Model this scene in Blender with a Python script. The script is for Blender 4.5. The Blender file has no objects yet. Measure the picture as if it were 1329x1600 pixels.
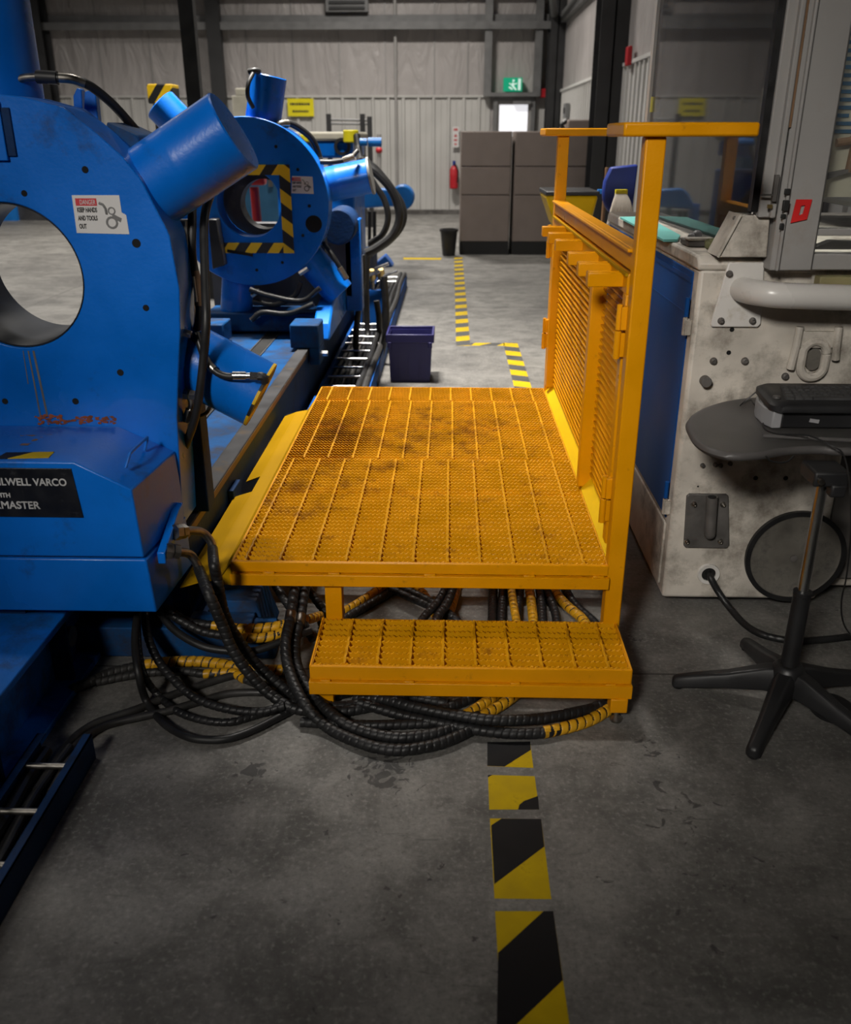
import bpy, bmesh, math, random
from mathutils import Vector, Matrix
R = math.radians
S = bpy.context.scene
C = S.collection
random.seed(7)

# ------------------------------------------------------------------ camera
cam = bpy.data.cameras.new('camera'); camo = bpy.data.objects.new('camera', cam); C.objects.link(camo)
PITCH, YAW, FPX, CAMZ = R(22.9), 0.026776, 1393.0, 1.5
camo.location = (0, 0, CAMZ)
camo.rotation_euler = (R(90) - PITCH, 0, YAW)
cam.sensor_fit = 'VERTICAL'; cam.sensor_height = 36.0; cam.lens = FPX / 1600 * 36.0
cam.clip_start = 0.05; cam.clip_end = 80
cam.dof.use_dof = True; cam.dof.focus_distance = 3.0; cam.dof.aperture_fstop = 3.3
S.camera = camo

# ------------------------------------------------------------------ light
S.view_settings.view_transform = 'Standard'; S.view_settings.look = 'None'
S.view_settings.exposure = 0.0; S.view_settings.gamma = 1.0; S.view_settings.use_curve_mapping = False
W = bpy.data.worlds.new('hall_air'); S.world = W; W.use_nodes = True
W.node_tree.nodes['Background'].inputs[0].default_value = (0.9, 0.95, 1.0, 1)
W.node_tree.nodes['Background'].inputs[1].default_value = 0.05
def lamp(x, y, z, sx, sy, watts, col=(1, .95, .88), aim=None, spread=160):
    l = bpy.data.lights.new('high_bay_or_fill_light', 'AREA'); l.shape = 'RECTANGLE'; l.size = sx; l.size_y = sy
    l.energy = watts; l.color = col; l.spread = R(spread)
    o = bpy.data.objects.new('high_bay_or_fill_light', l); C.objects.link(o); o.location = (x, y, z)
    if aim: o.rotation_euler = (Vector(aim) - Vector((x, y, z))).to_track_quat('-Z', 'Y').to_euler()
    return o
lamp(-1.0, 5.6, 6.2, 1.0, .5, 200, spread=70)
lamp(-1.2, 10.5, 6.2, 1.2, .5, 120, spread=120)
lamp(-1.2, 15.5, 6.2, 1.2, .5, 330, spread=140)
lamp(-6.5, 7.5, 6.2, 1.2, .5, 130, spread=120)
lamp(-6.5, 13.0, 6.2, 1.2, .5, 300, spread=140)
lamp(-4.6, 4.2, 6.2, 1.0, .5, 60, spread=82)
lamp(1.45, 3.0, 2.25, .5, .1, 12.0, col=(1, .97, .9), aim=(1.4, 2.9, 1.3), spread=150)   # added fill inside the machine cabin, brightens what the window shows
lamp(-1.8, -2.8, 3.9, .8, .8, 13.5, aim=(.1, 2.5, .95), spread=36)  # added low front flood, beam narrowed to fill faces and spare the floor

# ------------------------------------------------------------------ survey: photo pixel -> point on a known plane of the hall
_fw = Vector((-math.sin(YAW) * math.cos(PITCH), math.cos(YAW) * math.cos(PITCH), -math.sin(PITCH)))
_rt = Vector((math.cos(YAW), math.sin(YAW), 0)); _up = _rt.cross(_fw)
_c = Vector((0, 0, CAMZ))
def _ray(x, y): return _fw * FPX + _rt * (x - 664.5) - _up * (y - 800)
def PZ(x, y, z=0.0): d = _ray(x, y); return _c + d * ((z - CAMZ) / d.z)
def PY(x, y, Y): d = _ray(x, y); return _c + d * (Y / d.y)
def PX(x, y, X): d = _ray(x, y); return _c + d * (X / d.x)

# ------------------------------------------------------------------ materials
MATS = {}
def mat(name, base, rough=.5, metal=0., var=.12, vscale=6., dirt=None, damt=.5, dscale=3., bump=0., bscale=60., spec=.5, coat=0.):
    m = bpy.data.materials.new(name); m.use_nodes = True; MATS[name] = m
    nt = m.node_tree; N = nt.nodes; L = nt.links; bs = N['Principled BSDF']
    bs.inputs['Metallic'].default_value = metal
    bs.inputs['Specular IOR Level'].default_value = spec
    bs.inputs['Coat Weight'].default_value = coat
    tc = N.new('ShaderNodeTexCoord')
    n1 = N.new('ShaderNodeTexNoise'); n1.inputs['Scale'].default_value = vscale; n1.inputs['Detail'].default_value = 6
    L.new(tc.outputs['Object'], n1.inputs['Vector'])
    r1 = N.new('ShaderNodeValToRGB')
    e = r1.color_ramp.elements
    e[0].position = .3; e[1].position = .7
    e[0].color = (*[c * (1 - var) for c in base], 1); e[1].color = (*[min(1, c * (1 + var)) for c in base], 1)
    L.new(n1.outputs['Fac'], r1.inputs['Fac'])
    col = r1.outputs['Color']
    rr = N.new('ShaderNodeMapRange'); rr.inputs[1].default_value = .3; rr.inputs[2].default_value = .7
    rr.inputs[3].default_value = max(.02, rough - .08); rr.inputs[4].default_value = min(1, rough + .12)
    L.new(n1.outputs['Fac'], rr.inputs[0]); L.new(rr.outputs[0], bs.inputs['Roughness'])
    if dirt:
        n2 = N.new('ShaderNodeTexNoise'); n2.inputs['Scale'].default_value = dscale; n2.inputs['Detail'].default_value = 9
        n2.inputs['Roughness'].default_value = .72
        L.new(tc.outputs['Object'], n2.inputs['Vector'])
        r2 = N.new('ShaderNodeMapRange'); r2.inputs[1].default_value = .62 - damt * .22; r2.inputs[2].default_value = .80 - damt * .2
        r2.inputs[3].default_value = 0; r2.inputs[4].default_value = .85
        L.new(n2.outputs['Fac'], r2.inputs[0])
        mx = N.new('ShaderNodeMix'); mx.data_type = 'RGBA'
        L.new(r2.outputs[0], mx.inputs[0]); L.new(col, mx.inputs[6]); mx.inputs[7].default_value = (*dirt, 1)
        col = mx.outputs[2]
    L.new(col, bs.inputs['Base Color'])
    if bump:
        nb = N.new('ShaderNodeTexNoise'); nb.inputs['Scale'].default_value = bscale; nb.inputs['Detail'].default_value = 4
        L.new(tc.outputs['Object'], nb.inputs['Vector'])
        bp = N.new('ShaderNodeBump'); bp.inputs['Strength'].default_value = bump; bp.inputs['Distance'].default_value = .01
        L.new(nb.outputs['Fac'], bp.inputs['Height']); L.new(bp.outputs[0], bs.inputs['Normal'])
    return m
def stripes(name, a, b, axis, pitch, phase=0., rough=.5):
    """two colour hazard stripes, axis = direction across the stripes in object space"""
    m = mat(name, a, rough, var=.1)
    nt = m.node_tree; N = nt.nodes; L = nt.links; bs = N['Principled BSDF']
    old = bs.inputs['Base Color'].links[0].from_socket
    tc = N.new('ShaderNodeTexCoord'); d = N.new('ShaderNodeVectorMath'); d.operation = 'DOT_PRODUCT'
    L.new(tc.outputs['Object'], d.inputs[0]); v = Vector(axis) / pitch; d.inputs[1].default_value = v
    ad = N.new('ShaderNodeMath'); ad.operation = 'ADD'; ad.inputs[1].default_value = phase + 100; L.new(d.outputs['Value'], ad.inputs[0])
    fr = N.new('ShaderNodeMath'); fr.operation = 'FRACT'; L.new(ad.outputs[0], fr.inputs[0])
    gt = N.new('ShaderNodeMath'); gt.operation = 'GREATER_THAN'; gt.inputs[1].default_value = .5; L.new(fr.outputs[0], gt.inputs[0])
    mx = N.new('ShaderNodeMix'); mx.data_type = 'RGBA'; L.new(gt.outputs[0], mx.inputs[0]); L.new(old, mx.inputs[6]); mx.inputs[7].default_value = (*b, 1)
    L.new(mx.outputs[2], bs.inputs['Base Color'])
    return m
YEL = (.66, .27, .0005)
mat('yellow_paint', YEL, .34, var=.1, vscale=5, dirt=(.12, .05, .01), damt=.02, dscale=25, bump=.08, bscale=120, spec=.22)
mat('yellow_paint_lit', (.36, .195, .0005), .6, var=.08, vscale=4, spec=.08)  # yellower copy of the paint, the light on upward faces put into the hue
mat('yellow_toe', (.74, .46, .001), .4, var=.06, spec=.25)  # lighter yellow: cart tub's own, on toe plates the light from above painted in
mat('blue_paint', (.0005, .13, .56), .30, var=.22, vscale=3, dirt=(.02, .03, .05), damt=.18, dscale=5, bump=.05, bscale=90, coat=.08, spec=.4)
mat('blue_bed', (.002, .13, .50), .45, var=.3, vscale=5, dirt=(.02, .03, .05), damt=.5, dscale=7, bump=.2, bscale=40)
mat('blue_paint_worn', (.006, .055, .17), .6, spec=.12, var=.3, vscale=5, dirt=(.03, .03, .035), damt=.75, dscale=6, bump=.2, bscale=40)
mat('navy_paint', (.006, .03, .10), .6, spec=.15, var=.3, vscale=4, dirt=(.01, .01, .012), damt=.5, dscale=5, bump=.1)
mat('panel_blue', (.004, .065, .27), .55, var=.15, vscale=2, spec=.15)
mat('bright_blue', (.01, .17, .55), .35, var=.15)
mat('teal_blue', (.02, .10, .20), .5)
mat('tote_plastic', (.010, .009, .085), .38, var=.1)
mat('mop_blue', (.01, .03, .22), .5)
mat('rubber', (.012, .012, .0125), .44, var=.2, vscale=20, spec=.4)
mat('rubber_dusty', (.022, .021, .02), .5, var=.35, vscale=14, dirt=(.07, .065, .06), damt=.25, dscale=20)
mat('hose_yellow', (.60, .31, .01), .38, var=.2, vscale=14, dirt=(.05, .03, .01), damt=.35, dscale=18)
mat('black_plastic', (.014, .014, .015), .42, var=.2, vscale=8)
mat('grey_plastic', (.085, .080, .078), .42, var=.2, vscale=4, bump=.05, bscale=200)
mat('silver_plastic', (.30, .30, .31), .4, var=.1)
mat('key_plastic', (.045, .045, .046), .45, var=.2, vscale=30)
mat('chrome', (.6, .6, .6), .18, metal=1., var=.1)
mat('fitting_steel', (.32, .30, .27), .35, metal=1., var=.3, vscale=30)
mat('brass', (.55, .40, .16), .35, metal=1., var=.2)
mat('rail_steel', (.045, .045, .047), .7, metal=0., spec=.12, var=.35, vscale=9, dirt=(.10, .06, .02), damt=.3, dscale=5)
mat('steel_grey', (.19, .19, .18), .5, metal=.3, var=.2)
mat('machine_white', (.54, .50, .44), .5, var=.22, vscale=7, dirt=(.14, .12, .095), damt=.75, dscale=6, bump=.06, bscale=60)
mat('enamel_white', (.62, .60, .57), .28, var=.06, vscale=3, dirt=(.35, .29, .2), damt=.2, dscale=7)
mat('frame_grey', (.30, .29, .28), .5, var=.08, vscale=3, dirt=(.25, .22, .19), damt=.3, dscale=3)
mat('dark_cast', (.12, .112, .105), .55, metal=.3, var=.35, vscale=10, bump=.15)
mat('disc_iron', (.14, .13, .112), .55, metal=.1, var=.4, vscale=9, dirt=(.03, .03, .028), damt=.6, dscale=9)
mat('hole_black', (.003, .003, .003), .9)
mat('cream', (.50, .47, .38), .5)
mat('taupe', (.245, .20, .176), .6, var=.06)
mat('plinth_black', (.014, .014, .014), .6)
mat('column_dark', (.022, .022, .023), .55, var=.2)
mat('girt_grey', (.15, .15, .15), .5, var=.15)
mat('sheet_white', (.46, .45, .43), .45, var=.07, vscale=1.5)
mat('sheet_white_lit', (.60, .59, .57), .4, var=.05, vscale=1.5)  # right wall's copy of the sheet, its stronger light put into the colour
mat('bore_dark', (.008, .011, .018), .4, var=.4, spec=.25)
mat('roof_dark', (.07, .07, .07), .8)
mat('red_paint', (.42, .012, .02), .4)
mat('red_tag', (.65, .02, .02), .4)
mat('sign_white', (.62, .61, .60), .4, var=.03)
mat('sign_red', (.5, .03, .04), .4)
mat('sign_yellow', (.72, .62, .01), .45, var=.06)
mat('sign_yellow_old', (.26, .23, .11), .6, var=.2)
mat('label_yellow', (.52, .46, .09), .5)
mat('ink', (.012, .012, .012), .5)
mat('lettering', (.52, .52, .51), .5, var=.15, vscale=30)
mat('plate_black', (.008, .008, .009), .35, var=.3, vscale=20, dirt=(.06, .06, .06), damt=.1, dscale=30)
mat('tape_yellow', (.50, .34, .002), .6, var=.12, vscale=12, spec=.15, dirt=(.14, .10, .02), damt=.2, dscale=14)
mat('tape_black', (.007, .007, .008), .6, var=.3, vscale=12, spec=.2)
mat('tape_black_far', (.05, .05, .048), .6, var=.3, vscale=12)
mat('cyan_paper', (.16, .52, .48), .6)
mat('wood', (.18, .10, .05), .6, var=.25, vscale=6)
mat('string', (.42, .38, .33), .8)
mat('rag', (.10, .10, .045), .9)
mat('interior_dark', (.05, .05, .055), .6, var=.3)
mat('rust_orange', (.20, .045, .012), .75, var=.5, vscale=30)
stripes('hazard_a', (.80, .50, .004), (.012, .012, .012), (1, 0, -.75), .135)
stripes('hazard_b', (.80, .50, .004), (.012, .012, .012), (.75, 0, 1), .150)
stripes('hazard_c', (.58, .36, .004), (.012, .012, .012), (.4, 0, .9), .085)
def glass(name, tint, alpha, rough=.03):
    m = bpy.data.materials.new(name); m.use_nodes = True; MATS[name] = m
    nt = m.node_tree; N = nt.nodes; L = nt.links; N.remove(N['Principled BSDF'])
    tr = N.new('ShaderNodeBsdfTransparent'); tr.inputs[0].default_value = (*tint, 1)
    gl = N.new('ShaderNodeBsdfGlossy'); gl.inputs['Roughness'].default_value = rough; gl.inputs[0].default_value = (.8, .8, .8, 1)
    df = N.new('ShaderNodeBsdfDiffuse'); df.inputs[0].default_value = (.35, .35, .37, 1)
    fr = N.new('ShaderNodeFresnel'); fr.inputs[0].default_value = 1.27
    n = N.new('ShaderNodeTexNoise'); n.inputs['Scale'].default_value = 4; n.inputs['Detail'].default_value = 5
    mr = N.new('ShaderNodeMapRange'); mr.inputs[3].default_value = alpha * .5; mr.inputs[4].default_value = alpha * 1.5
    L.new(n.outputs['Fac'], mr.inputs[0])
    m1 = N.new('ShaderNodeMixShader'); L.new(mr.outputs[0], m1.inputs[0]); L.new(tr.outputs[0], m1.inputs[1]); L.new(df.outputs[0], m1.inputs[2])
    m2 = N.new('ShaderNodeMixShader'); L.new(fr.outputs[0], m2.inputs[0]); L.new(m1.outputs[0], m2.inputs[1]); L.new(gl.outputs[0], m2.inputs[2])
    L.new(m2.outputs[0], N['Material Output'].inputs[0])
glass('clear_guard', (.90, .90, .92), .15)
glass('window_glass', (.93, .94, .93), .05)
def emit(name, col, k):
    m = bpy.data.materials.new(name); m.use_nodes = True; MATS[name] = m
    b = m.node_tree.nodes['Principled BSDF']; b.inputs['Base Color'].default_value = (*col, 1)
    b.inputs['Emission Color'].default_value = (*col, 1); b.inputs['Emission Strength'].default_value = k
emit('daylight_pane', (.95, .95, 1.0), .7)
emit('exit_green', (.0, .27, .14), .6)
emit('exit_white', (.6, .8, .72), .5)

def floor_material():
    m = bpy.data.materials.new('concrete'); m.use_nodes = True; MATS['concrete'] = m
    nt = m.node_tree; N = nt.nodes; L = nt.links; bs = N['Principled BSDF']
    tc = N.new('ShaderNodeTexCoord')
    def noise(scale, det, rough=.6, dist=0., vec=None):
        n = N.new('ShaderNodeTexNoise'); n.inputs['Scale'].default_value = scale; n.inputs['Detail'].default_value = det
        n.inputs['Roughness'].default_value = rough; n.inputs['Distortion'].default_value = dist
        L.new(vec or tc.outputs['Object'], n.inputs['Vector']); return n.outputs['Fac']
    def rng(s, a, b, c, d):
        r = N.new('ShaderNodeMapRange'); r.inputs[1].default_value = a; r.inputs[2].default_value = b; r.inputs[3].default_value = c; r.inputs[4].default_value = d
        L.new(s, r.inputs[0]); return r.outputs[0]
    def mixc(f, c1, c2, mode='MIX'):
        x = N.new('ShaderNodeMix'); x.data_type = 'RGBA'; x.blend_type = mode
        if isinstance(f, float): x.inputs[0].default_value = f
        else: L.new(f, x.inputs[0])
        for i, c in ((6, c1), (7, c2)):
            if isinstance(c, tuple): x.inputs[i].default_value = (*c, 1)
            else: L.new(c, x.inputs[i])
        return x.outputs[2]
    big = noise(.9, 8, .62, .6); mid = noise(5, 9, .7, .4); fine = noise(75, 5, .65); grain = noise(170, 3, .6)
    c = mixc(rng(big, .35, .65, 0, 1), (.115, .110, .102), (.225, .217, .20))
    pat = noise(2.4, 10, .75, 1.5)
    c = mixc(rng(pat, .48, .64, 0, .6), c, (.05, .048, .044))
    c = mixc(rng(mid, .46, .66, 0, .7), c, (.055, .053, .049))
    c = mixc(rng(mid, .46, .30, 0, .5), c, (.25, .24, .222))
    c = mixc(rng(fine, .53, .66, 0, .5), c, (.07, .067, .062))
    c = mixc(rng(fine, .46, .34, 0, .6), c, (.27, .262, .245))
    c = mixc(rng(grain, .55, .68, 0, .35), c, (.06, .058, .054))
    # dark spatter, thicker where oil has dripped
    sp = noise(21, 6, .6, .9)
    acc = sp
    for (px_, py_, pr_, k_) in ((-.162, 1.86, .17, .24), (-.50, 1.83, .10, .20), (.53, 1.97, .06, .26), (.55, 1.78, .2, .10), (.62, 1.5, .4, .07), (.55, 2.55, .35, .08), (-.2, 1.45, .5, .05)):
        dd = N.new('ShaderNodeVectorMath'); dd.operation = 'DISTANCE'; dd.inputs[1].default_value = (px_, py_, 0); L.new(tc.outputs['Object'], dd.inputs[0])
        ad = N.new('ShaderNodeMath'); ad.operation = 'ADD'; L.new(acc, ad.inputs[0]); L.new(rng(dd.outputs['Value'], 0, pr_, k_, 0), ad.inputs[1]); acc = ad.outputs[0]
    c = mixc(rng(acc, .69, .72, 0, .85), c, (.022, .021, .02))
    mp = N.new('ShaderNodeMapping'); mp.inputs['Scale'].default_value = (5, 30, 1); mp.inputs['Rotation'].default_value = (0, 0, .5)
    L.new(tc.outputs['Object'], mp.inputs[0])
    sc = noise(1, 8, .75, 2.0, mp.outputs[0])
    c = mixc(rng(sc, .60, .66, 0, .6), c, (.045, .043, .04))
    mp2 = N.new('ShaderNodeMapping'); mp2.inputs['Scale'].default_value = (.35, 1.6, 1); L.new(tc.outputs['Object'], mp2.inputs[0])
    sw = noise(1, 5, .55, 1.0, mp2.outputs[0])
    c = mixc(rng(sw, .5, .75, 0, .3), c, (.30, .29, .27))
    # saw-cut joints
    sx = N.new('ShaderNodeSeparateXYZ'); L.new(tc.outputs['Object'], sx.inputs[0])
    def joint(sock, pos, w):
        a = N.new('ShaderNodeMath'); a.operation = 'SUBTRACT'; L.new(sock, a.inputs[0]); a.inputs[1].default_value = pos
        b = N.new('ShaderNodeMath'); b.operation = 'ABSOLUTE'; L.new(a.outputs[0], b.inputs[0])
        g = N.new('ShaderNodeMath'); g.operation = 'LESS_THAN'; g.inputs[1].default_value = w; L.new(b.outputs[0], g.inputs[0]); return g.outputs[0]
    for s, p, w in ((sx.outputs[1], 8.55, .009), (sx.outputs[1], 2.31, .004), (sx.outputs[1], 14.5, .012), (sx.outputs[0], -4.0, .006), (sx.outputs[0], -8.5, .006)):
        c = mixc(joint(s, p, w), c, (.04, .038, .035))
    L.new(c, bs.inputs['Base Color'])
    L.new(rng(mid, .3, .7, .48, .72), bs.inputs['Roughness'])
    bp = N.new('ShaderNodeBump'); bp.inputs['Strength'].default_value = .18; bp.inputs['Distance'].default_value = .004
    L.new(sp, bp.inputs['Height']); L.new(bp.outputs[0], bs.inputs['Normal'])
floor_material()
def insulation_material():
    m = mat('insulation', (.37, .345, .335), .42, var=.07, vscale=.8)
    nt = m.node_tree; N = nt.nodes; L = nt.links; bs = N['Principled BSDF']
    tc = N.new('ShaderNodeTexCoord')
    mp = N.new('ShaderNodeMapping'); mp.inputs['Scale'].default_value = (2.2, 2.2, .7); L.new(tc.outputs['Object'], mp.inputs[0])
    n = N.new('ShaderNodeTexNoise'); n.inputs['Scale'].default_value = 1.4; n.inputs['Detail'].default_value = 5; n.inputs['Distortion'].default_value = 1.2
    L.new(mp.outputs[0], n.inputs['Vector'])
    bp = N.new('ShaderNodeBump'); bp.inputs['Strength'].default_value = .6; bp.inputs['Distance'].default_value = .13
    L.new(n.outputs['Fac'], bp.inputs['Height']); L.new(bp.outputs[0], bs.inputs['Normal'])
insulation_material()
def grating_material():
    m = mat('grating_paint', (.60, .275, .001), .42, var=.12, vscale=8, bump=.1, bscale=200, spec=.3)
    nt = m.node_tree; N = nt.nodes; L = nt.links; bs = N['Principled BSDF']
    col = bs.inputs['Base Color'].links[0].from_socket
    tc = N.new('ShaderNodeTexCoord')
    n = N.new('ShaderNodeTexNoise'); n.inputs['Scale'].default_value = 9; n.inputs['Detail'].default_value = 10; n.inputs['Roughness'].default_value = .78
    L.new(tc.outputs['Object'], n.inputs['Vector'])
    # two worn-through patches where feet land, with ragged edges
    acc = None
    for (cx, cy, r) in ((-.46, .62, .42), (.02, 1.25, .55), (-.45, 1.3, .35)):
        d = N.new('ShaderNodeVectorMath'); d.operation = 'DISTANCE'; d.inputs[1].default_value = (cx, cy, .349)
        L.new(tc.outputs['Object'], d.inputs[0])
        r2 = N.new('ShaderNodeMapRange'); r2.inputs[1].default_value = 0; r2.inputs[2].default_value = r; r2.inputs[3].default_value = .13; r2.inputs[4].default_value = 0
        L.new(d.outputs['Value'], r2.inputs[0])
        if acc is None: acc = r2.outputs[0]
        else:
            a = N.new('ShaderNodeMath'); a.operation = 'ADD'; L.new(acc, a.inputs[0]); L.new(r2.outputs[0], a.inputs[1]); acc = a.outputs[0]
    a = N.new('ShaderNodeMath'); a.operation = 'ADD'; L.new(acc, a.inputs[0]); L.new(n.outputs['Fac'], a.inputs[1])
    r = N.new('ShaderNodeMapRange'); r.inputs[1].default_value = .55; r.inputs[2].default_value = .70; r.inputs[3].default_value = 0; r.inputs[4].default_value = .75
    L.new(a.outputs[0], r.inputs[0])
    mx = N.new('ShaderNodeMix'); mx.data_type = 'RGBA'; L.new(r.outputs[0], mx.inputs[0]); L.new(col, mx.inputs[6]); mx.inputs[7].default_value = (.17, .055, .006, 1)
    L.new(mx.outputs[2], bs.inputs['Base Color'])
grating_material()

# ------------------------------------------------------------------ mesh helpers
class M:
    def __init__(s): s.v = []; s.f = []; s.mi = []; s.cur = 0
    def add(s, vs, fs):
        n = len(s.v); s.v += [tuple(v) for v in vs]; s.f += [tuple(i + n for i in f) for f in fs]; s.mi += [s.cur] * len(fs); return s
    def box(s, x0, x1, y0, y1, z0, z1):
        return s.add([(x0, y0, z0), (x1, y0, z0), (x1, y1, z0), (x0, y1, z0), (x0, y0, z1), (x1, y0, z1), (x1, y1, z1), (x0, y1, z1)],
                     [(0, 3, 2, 1), (4, 5, 6, 7), (0, 1, 5, 4), (1, 2, 6, 5), (2, 3, 7, 6), (3, 0, 4, 7)])
    def obb(s, c, ax, ay, az):
        c, ax, ay, az = Vector(c), Vector(ax), Vector(ay), Vector(az)
        vs = [c + ax * i + ay * j + az * k for k in (-1, 1) for j, i in ((-1, -1), (-1, 1), (1, 1), (1, -1))]
        return s.add(vs, [(0, 3, 2, 1), (4, 5, 6, 7), (0, 1, 5, 4), (1, 2, 6, 5), (2, 3, 7, 6), (3, 0, 4, 7)])
    def hull8(s, b, t):   # bottom and top rings of equal length (counter-clockwise from outside above)
        n = len(b); vs = list(b) + list(t)
        return s.add(vs, [tuple(reversed(range(n))), tuple(range(n, 2 * n))] + [(i, (i + 1) % n, n + (i + 1) % n, n + i) for i in range(n)])
    def prism_y(s, poly, y0, y1, poly2=None):   # polygon in XZ, counter-clockwise seen from -Y
        poly2 = poly2 or poly; n = len(poly)
        vs = [(x, y0, z) for x, z in poly] + [(x, y1, z) for x, z in poly2]
        return s.add(vs, [tuple(range(n)), tuple(reversed(range(n, 2 * n)))] + [(i, n + i, n + (i + 1) % n, (i + 1) % n) for i in range(n)])
    def prism_x(s, poly, x0, x1):   # polygon in YZ
        n = len(poly); vs = [(x0, y, z) for y, z in poly] + [(x1, y, z) for y, z in poly]
        return s.add(vs, [tuple(reversed(range(n))), tuple(range(n, 2 * n))] + [(i, (i + 1) % n, n + (i + 1) % n, n + i) for i in range(n)])
    def prism_z(s, poly, z0, z1):   # polygon in XY, ccw
        return s.hull8([(x, y, z0) for x, y in poly], [(x, y, z1) for x, y in poly])
    def cyl(s, p0, p1, r0, r1=None, seg=24, caps=True):
        p0, p1 = Vector(p0), Vector(p1); r1 = r0 if r1 is None else r1
        d = (p1 - p0).normalized(); u = d.orthogonal().normalized(); w = d.cross(u)
        vs = []
        for p, r in ((p0, r0), (p1, r1)):
            vs += [p + (u * math.cos(2 * math.pi * i / seg) + w * math.sin(2 * math.pi * i / seg)) * r for i in range(seg)]
        fs = [(i, (i + 1) % seg, seg + (i + 1) % seg, seg + i) for i in range(seg)]
        if caps: fs += [tuple(reversed(range(seg))), tuple(range(seg, 2 * seg))]
        return s.add(vs, fs)
    def lathe(s, prof, o, ax=(0, 0, 1), seg=28, close=False):   # prof: (radius, height) list
        o = Vector(o); d = Vector(ax).normalized(); u = d.orthogonal().normalized(); w = d.cross(u); vs = []; fs = []
        for r, h in prof: vs += [o + d * h + (u * math.cos(2 * math.pi * i / seg) + w * math.sin(2 * math.pi * i / seg)) * r for i in range(seg)]
        m = len(prof)
        for k in range(m - 1 if not close else m):
            a, b = k * seg, ((k + 1) % m) * seg
            fs += [(a + i, a + (i + 1) % seg, b + (i + 1) % seg, b + i) for i in range(seg)]
        if not close:
            if prof[0][0] > 1e-5: fs.append(tuple(reversed(range(seg))))
            if prof[-1][0] > 1e-5: fs.append(tuple(range((m - 1) * seg, m * seg)))
        return s.add(vs, fs)
    def tube(s, pts, r, seg=10, caps=True, rf=None):
        pts = [Vector(p) for p in pts]; n = len(pts); vs = []; fs = []
        t = (pts[1] - pts[0]).normalized(); u = t.orthogonal().normalized()
        acc = 0.
        for i, p in enumerate(pts):
            tn = (pts[min(i + 1, n - 1)] - pts[max(i - 1, 0)])
            tn = tn.normalized() if tn.length > 1e-9 else t
            u = (u - tn * u.dot(tn)); u = u.normalized() if u.length > 1e-6 else tn.orthogonal().normalized()
            w = tn.cross(u); t = tn
            if i: acc += (p - pts[i - 1]).length
            for k in range(seg):
                a = 2 * math.pi * k / seg; rr = r if rf is None else rf(acc, a)
                vs.append(p + (u * math.cos(a) + w * math.sin(a)) * rr)
        for i in range(n - 1):
            fs += [(i * seg + k, i * seg + (k + 1) % seg, (i + 1) * seg + (k + 1) % seg, (i + 1) * seg + k) for k in range(seg)]
        if caps: fs += [tuple(reversed(range(seg))), tuple(range((n - 1) * seg, n * seg))]
        return s.add(vs, fs)
    def disc(s, c, r, n=(0, -1, 0), t=.002, seg=20): c = Vector(c); return s.cyl(c, c + Vector(n).normalized() * t, r, seg=seg)
    def ball(s, c, r, seg=14): return s.lathe([(max(1e-6, r * math.sin(math.pi * i / 8)), -r * math.cos(math.pi * i / 8)) for i in range(9)], c, seg=seg)
    def plate_hole(s, outer, c, r, y0, y1, n=72):
        """plate in XZ with a round hole; outer = function angle -> radius about c"""
        vs = []; fs = []
        for y in (y0, y1):
            for i in range(n):
                a = 2 * math.pi * i / n; R_ = outer(a)
                vs.append((c[0] + math.cos(a) * R_, y, c[1] + math.sin(a) * R_))
            for i in range(n):
                a = 2 * math.pi * i / n; vs.append((c[0] + math.cos(a) * r, y, c[1] + math.sin(a) * r))
        for i in range(n):
            j = (i + 1) % n
            fs.append((i, j, n + j, n + i)); fs.append((2 * n + j, 2 * n + i, 3 * n + i, 3 * n + j))
            fs.append((j, i, 2 * n + i, 2 * n + j)); fs.append((n + i, n + j, 3 * n + j, 3 * n + i))
        return s.add(vs, fs)
def spline(pts, step=.006):
    pts = [Vector(p) for p in pts]
    P = [pts[0] * 2 - pts[1]] + pts + [pts[-1] * 2 - pts[-2]]
    out = []
    for i in range(1, len(P) - 2):
        a, b, c, d = P[i - 1:i + 3]; n = max(2, int((c - b).length / step))
        for k in range(n):
            t = k / n
            out.append(.5 * ((2 * b) + (c - a) * t + (2 * a - 5 * b + 4 * c - d) * t * t + (3 * b - a - 3 * c + d) * t ** 3))
    out.append(pts[-1]); return out
def build(name, m, material, origin=(0, 0, 0), parent=None, bevel=0., smooth=35, bseg=2):
    me = bpy.data.meshes.new(name); o0 = Vector(origin)
    me.from_pydata([Vector(v) - o0 for v in m.v], [], m.f)
    ms = material if isinstance(material, (list, tuple)) else [material]
    for k in ms: me.materials.append(MATS[k])
    if len(ms) > 1: me.polygons.foreach_set('material_index', m.mi)
    bm = bmesh.new(); bm.from_mesh(me); bmesh.ops.recalc_face_normals(bm, faces=bm.faces); bm.to_mesh(me); bm.free()
    if smooth:
        me.polygons.foreach_set('use_smooth', [True] * len(me.polygons)); me.set_sharp_from_angle(angle=R(smooth))
    me.update()
    o = bpy.data.objects.new(name, me); C.objects.link(o)
    if parent is not None: o.parent = parent
    else: o.location = o0
    if bevel:
        b = o.modifiers.new('bevel', 'BEVEL'); b.width = bevel; b.segments = bseg; b.limit_method = 'ANGLE'; b.angle_limit = R(40)
    return o
def thing(name, label, cat, loc=(0, 0, 0), group=None):
    o = bpy.data.objects.new(name, None); o.empty_display_size = .1; C.objects.link(o); o.location = loc
    o['label'] = label; o['category'] = cat; o['origin'] = 0
    del o['origin']
    if group: o['group'] = group
    return o
def root_of(o):
    while o.parent: o = o.parent
    return o
def part(name, m, material, parent, bevel=0., smooth=35, label=None, **k):
    o = build(name, m, material, root_of(parent).location, parent, bevel, smooth, **k)
    if label: o['label'] = label
    return o
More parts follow.
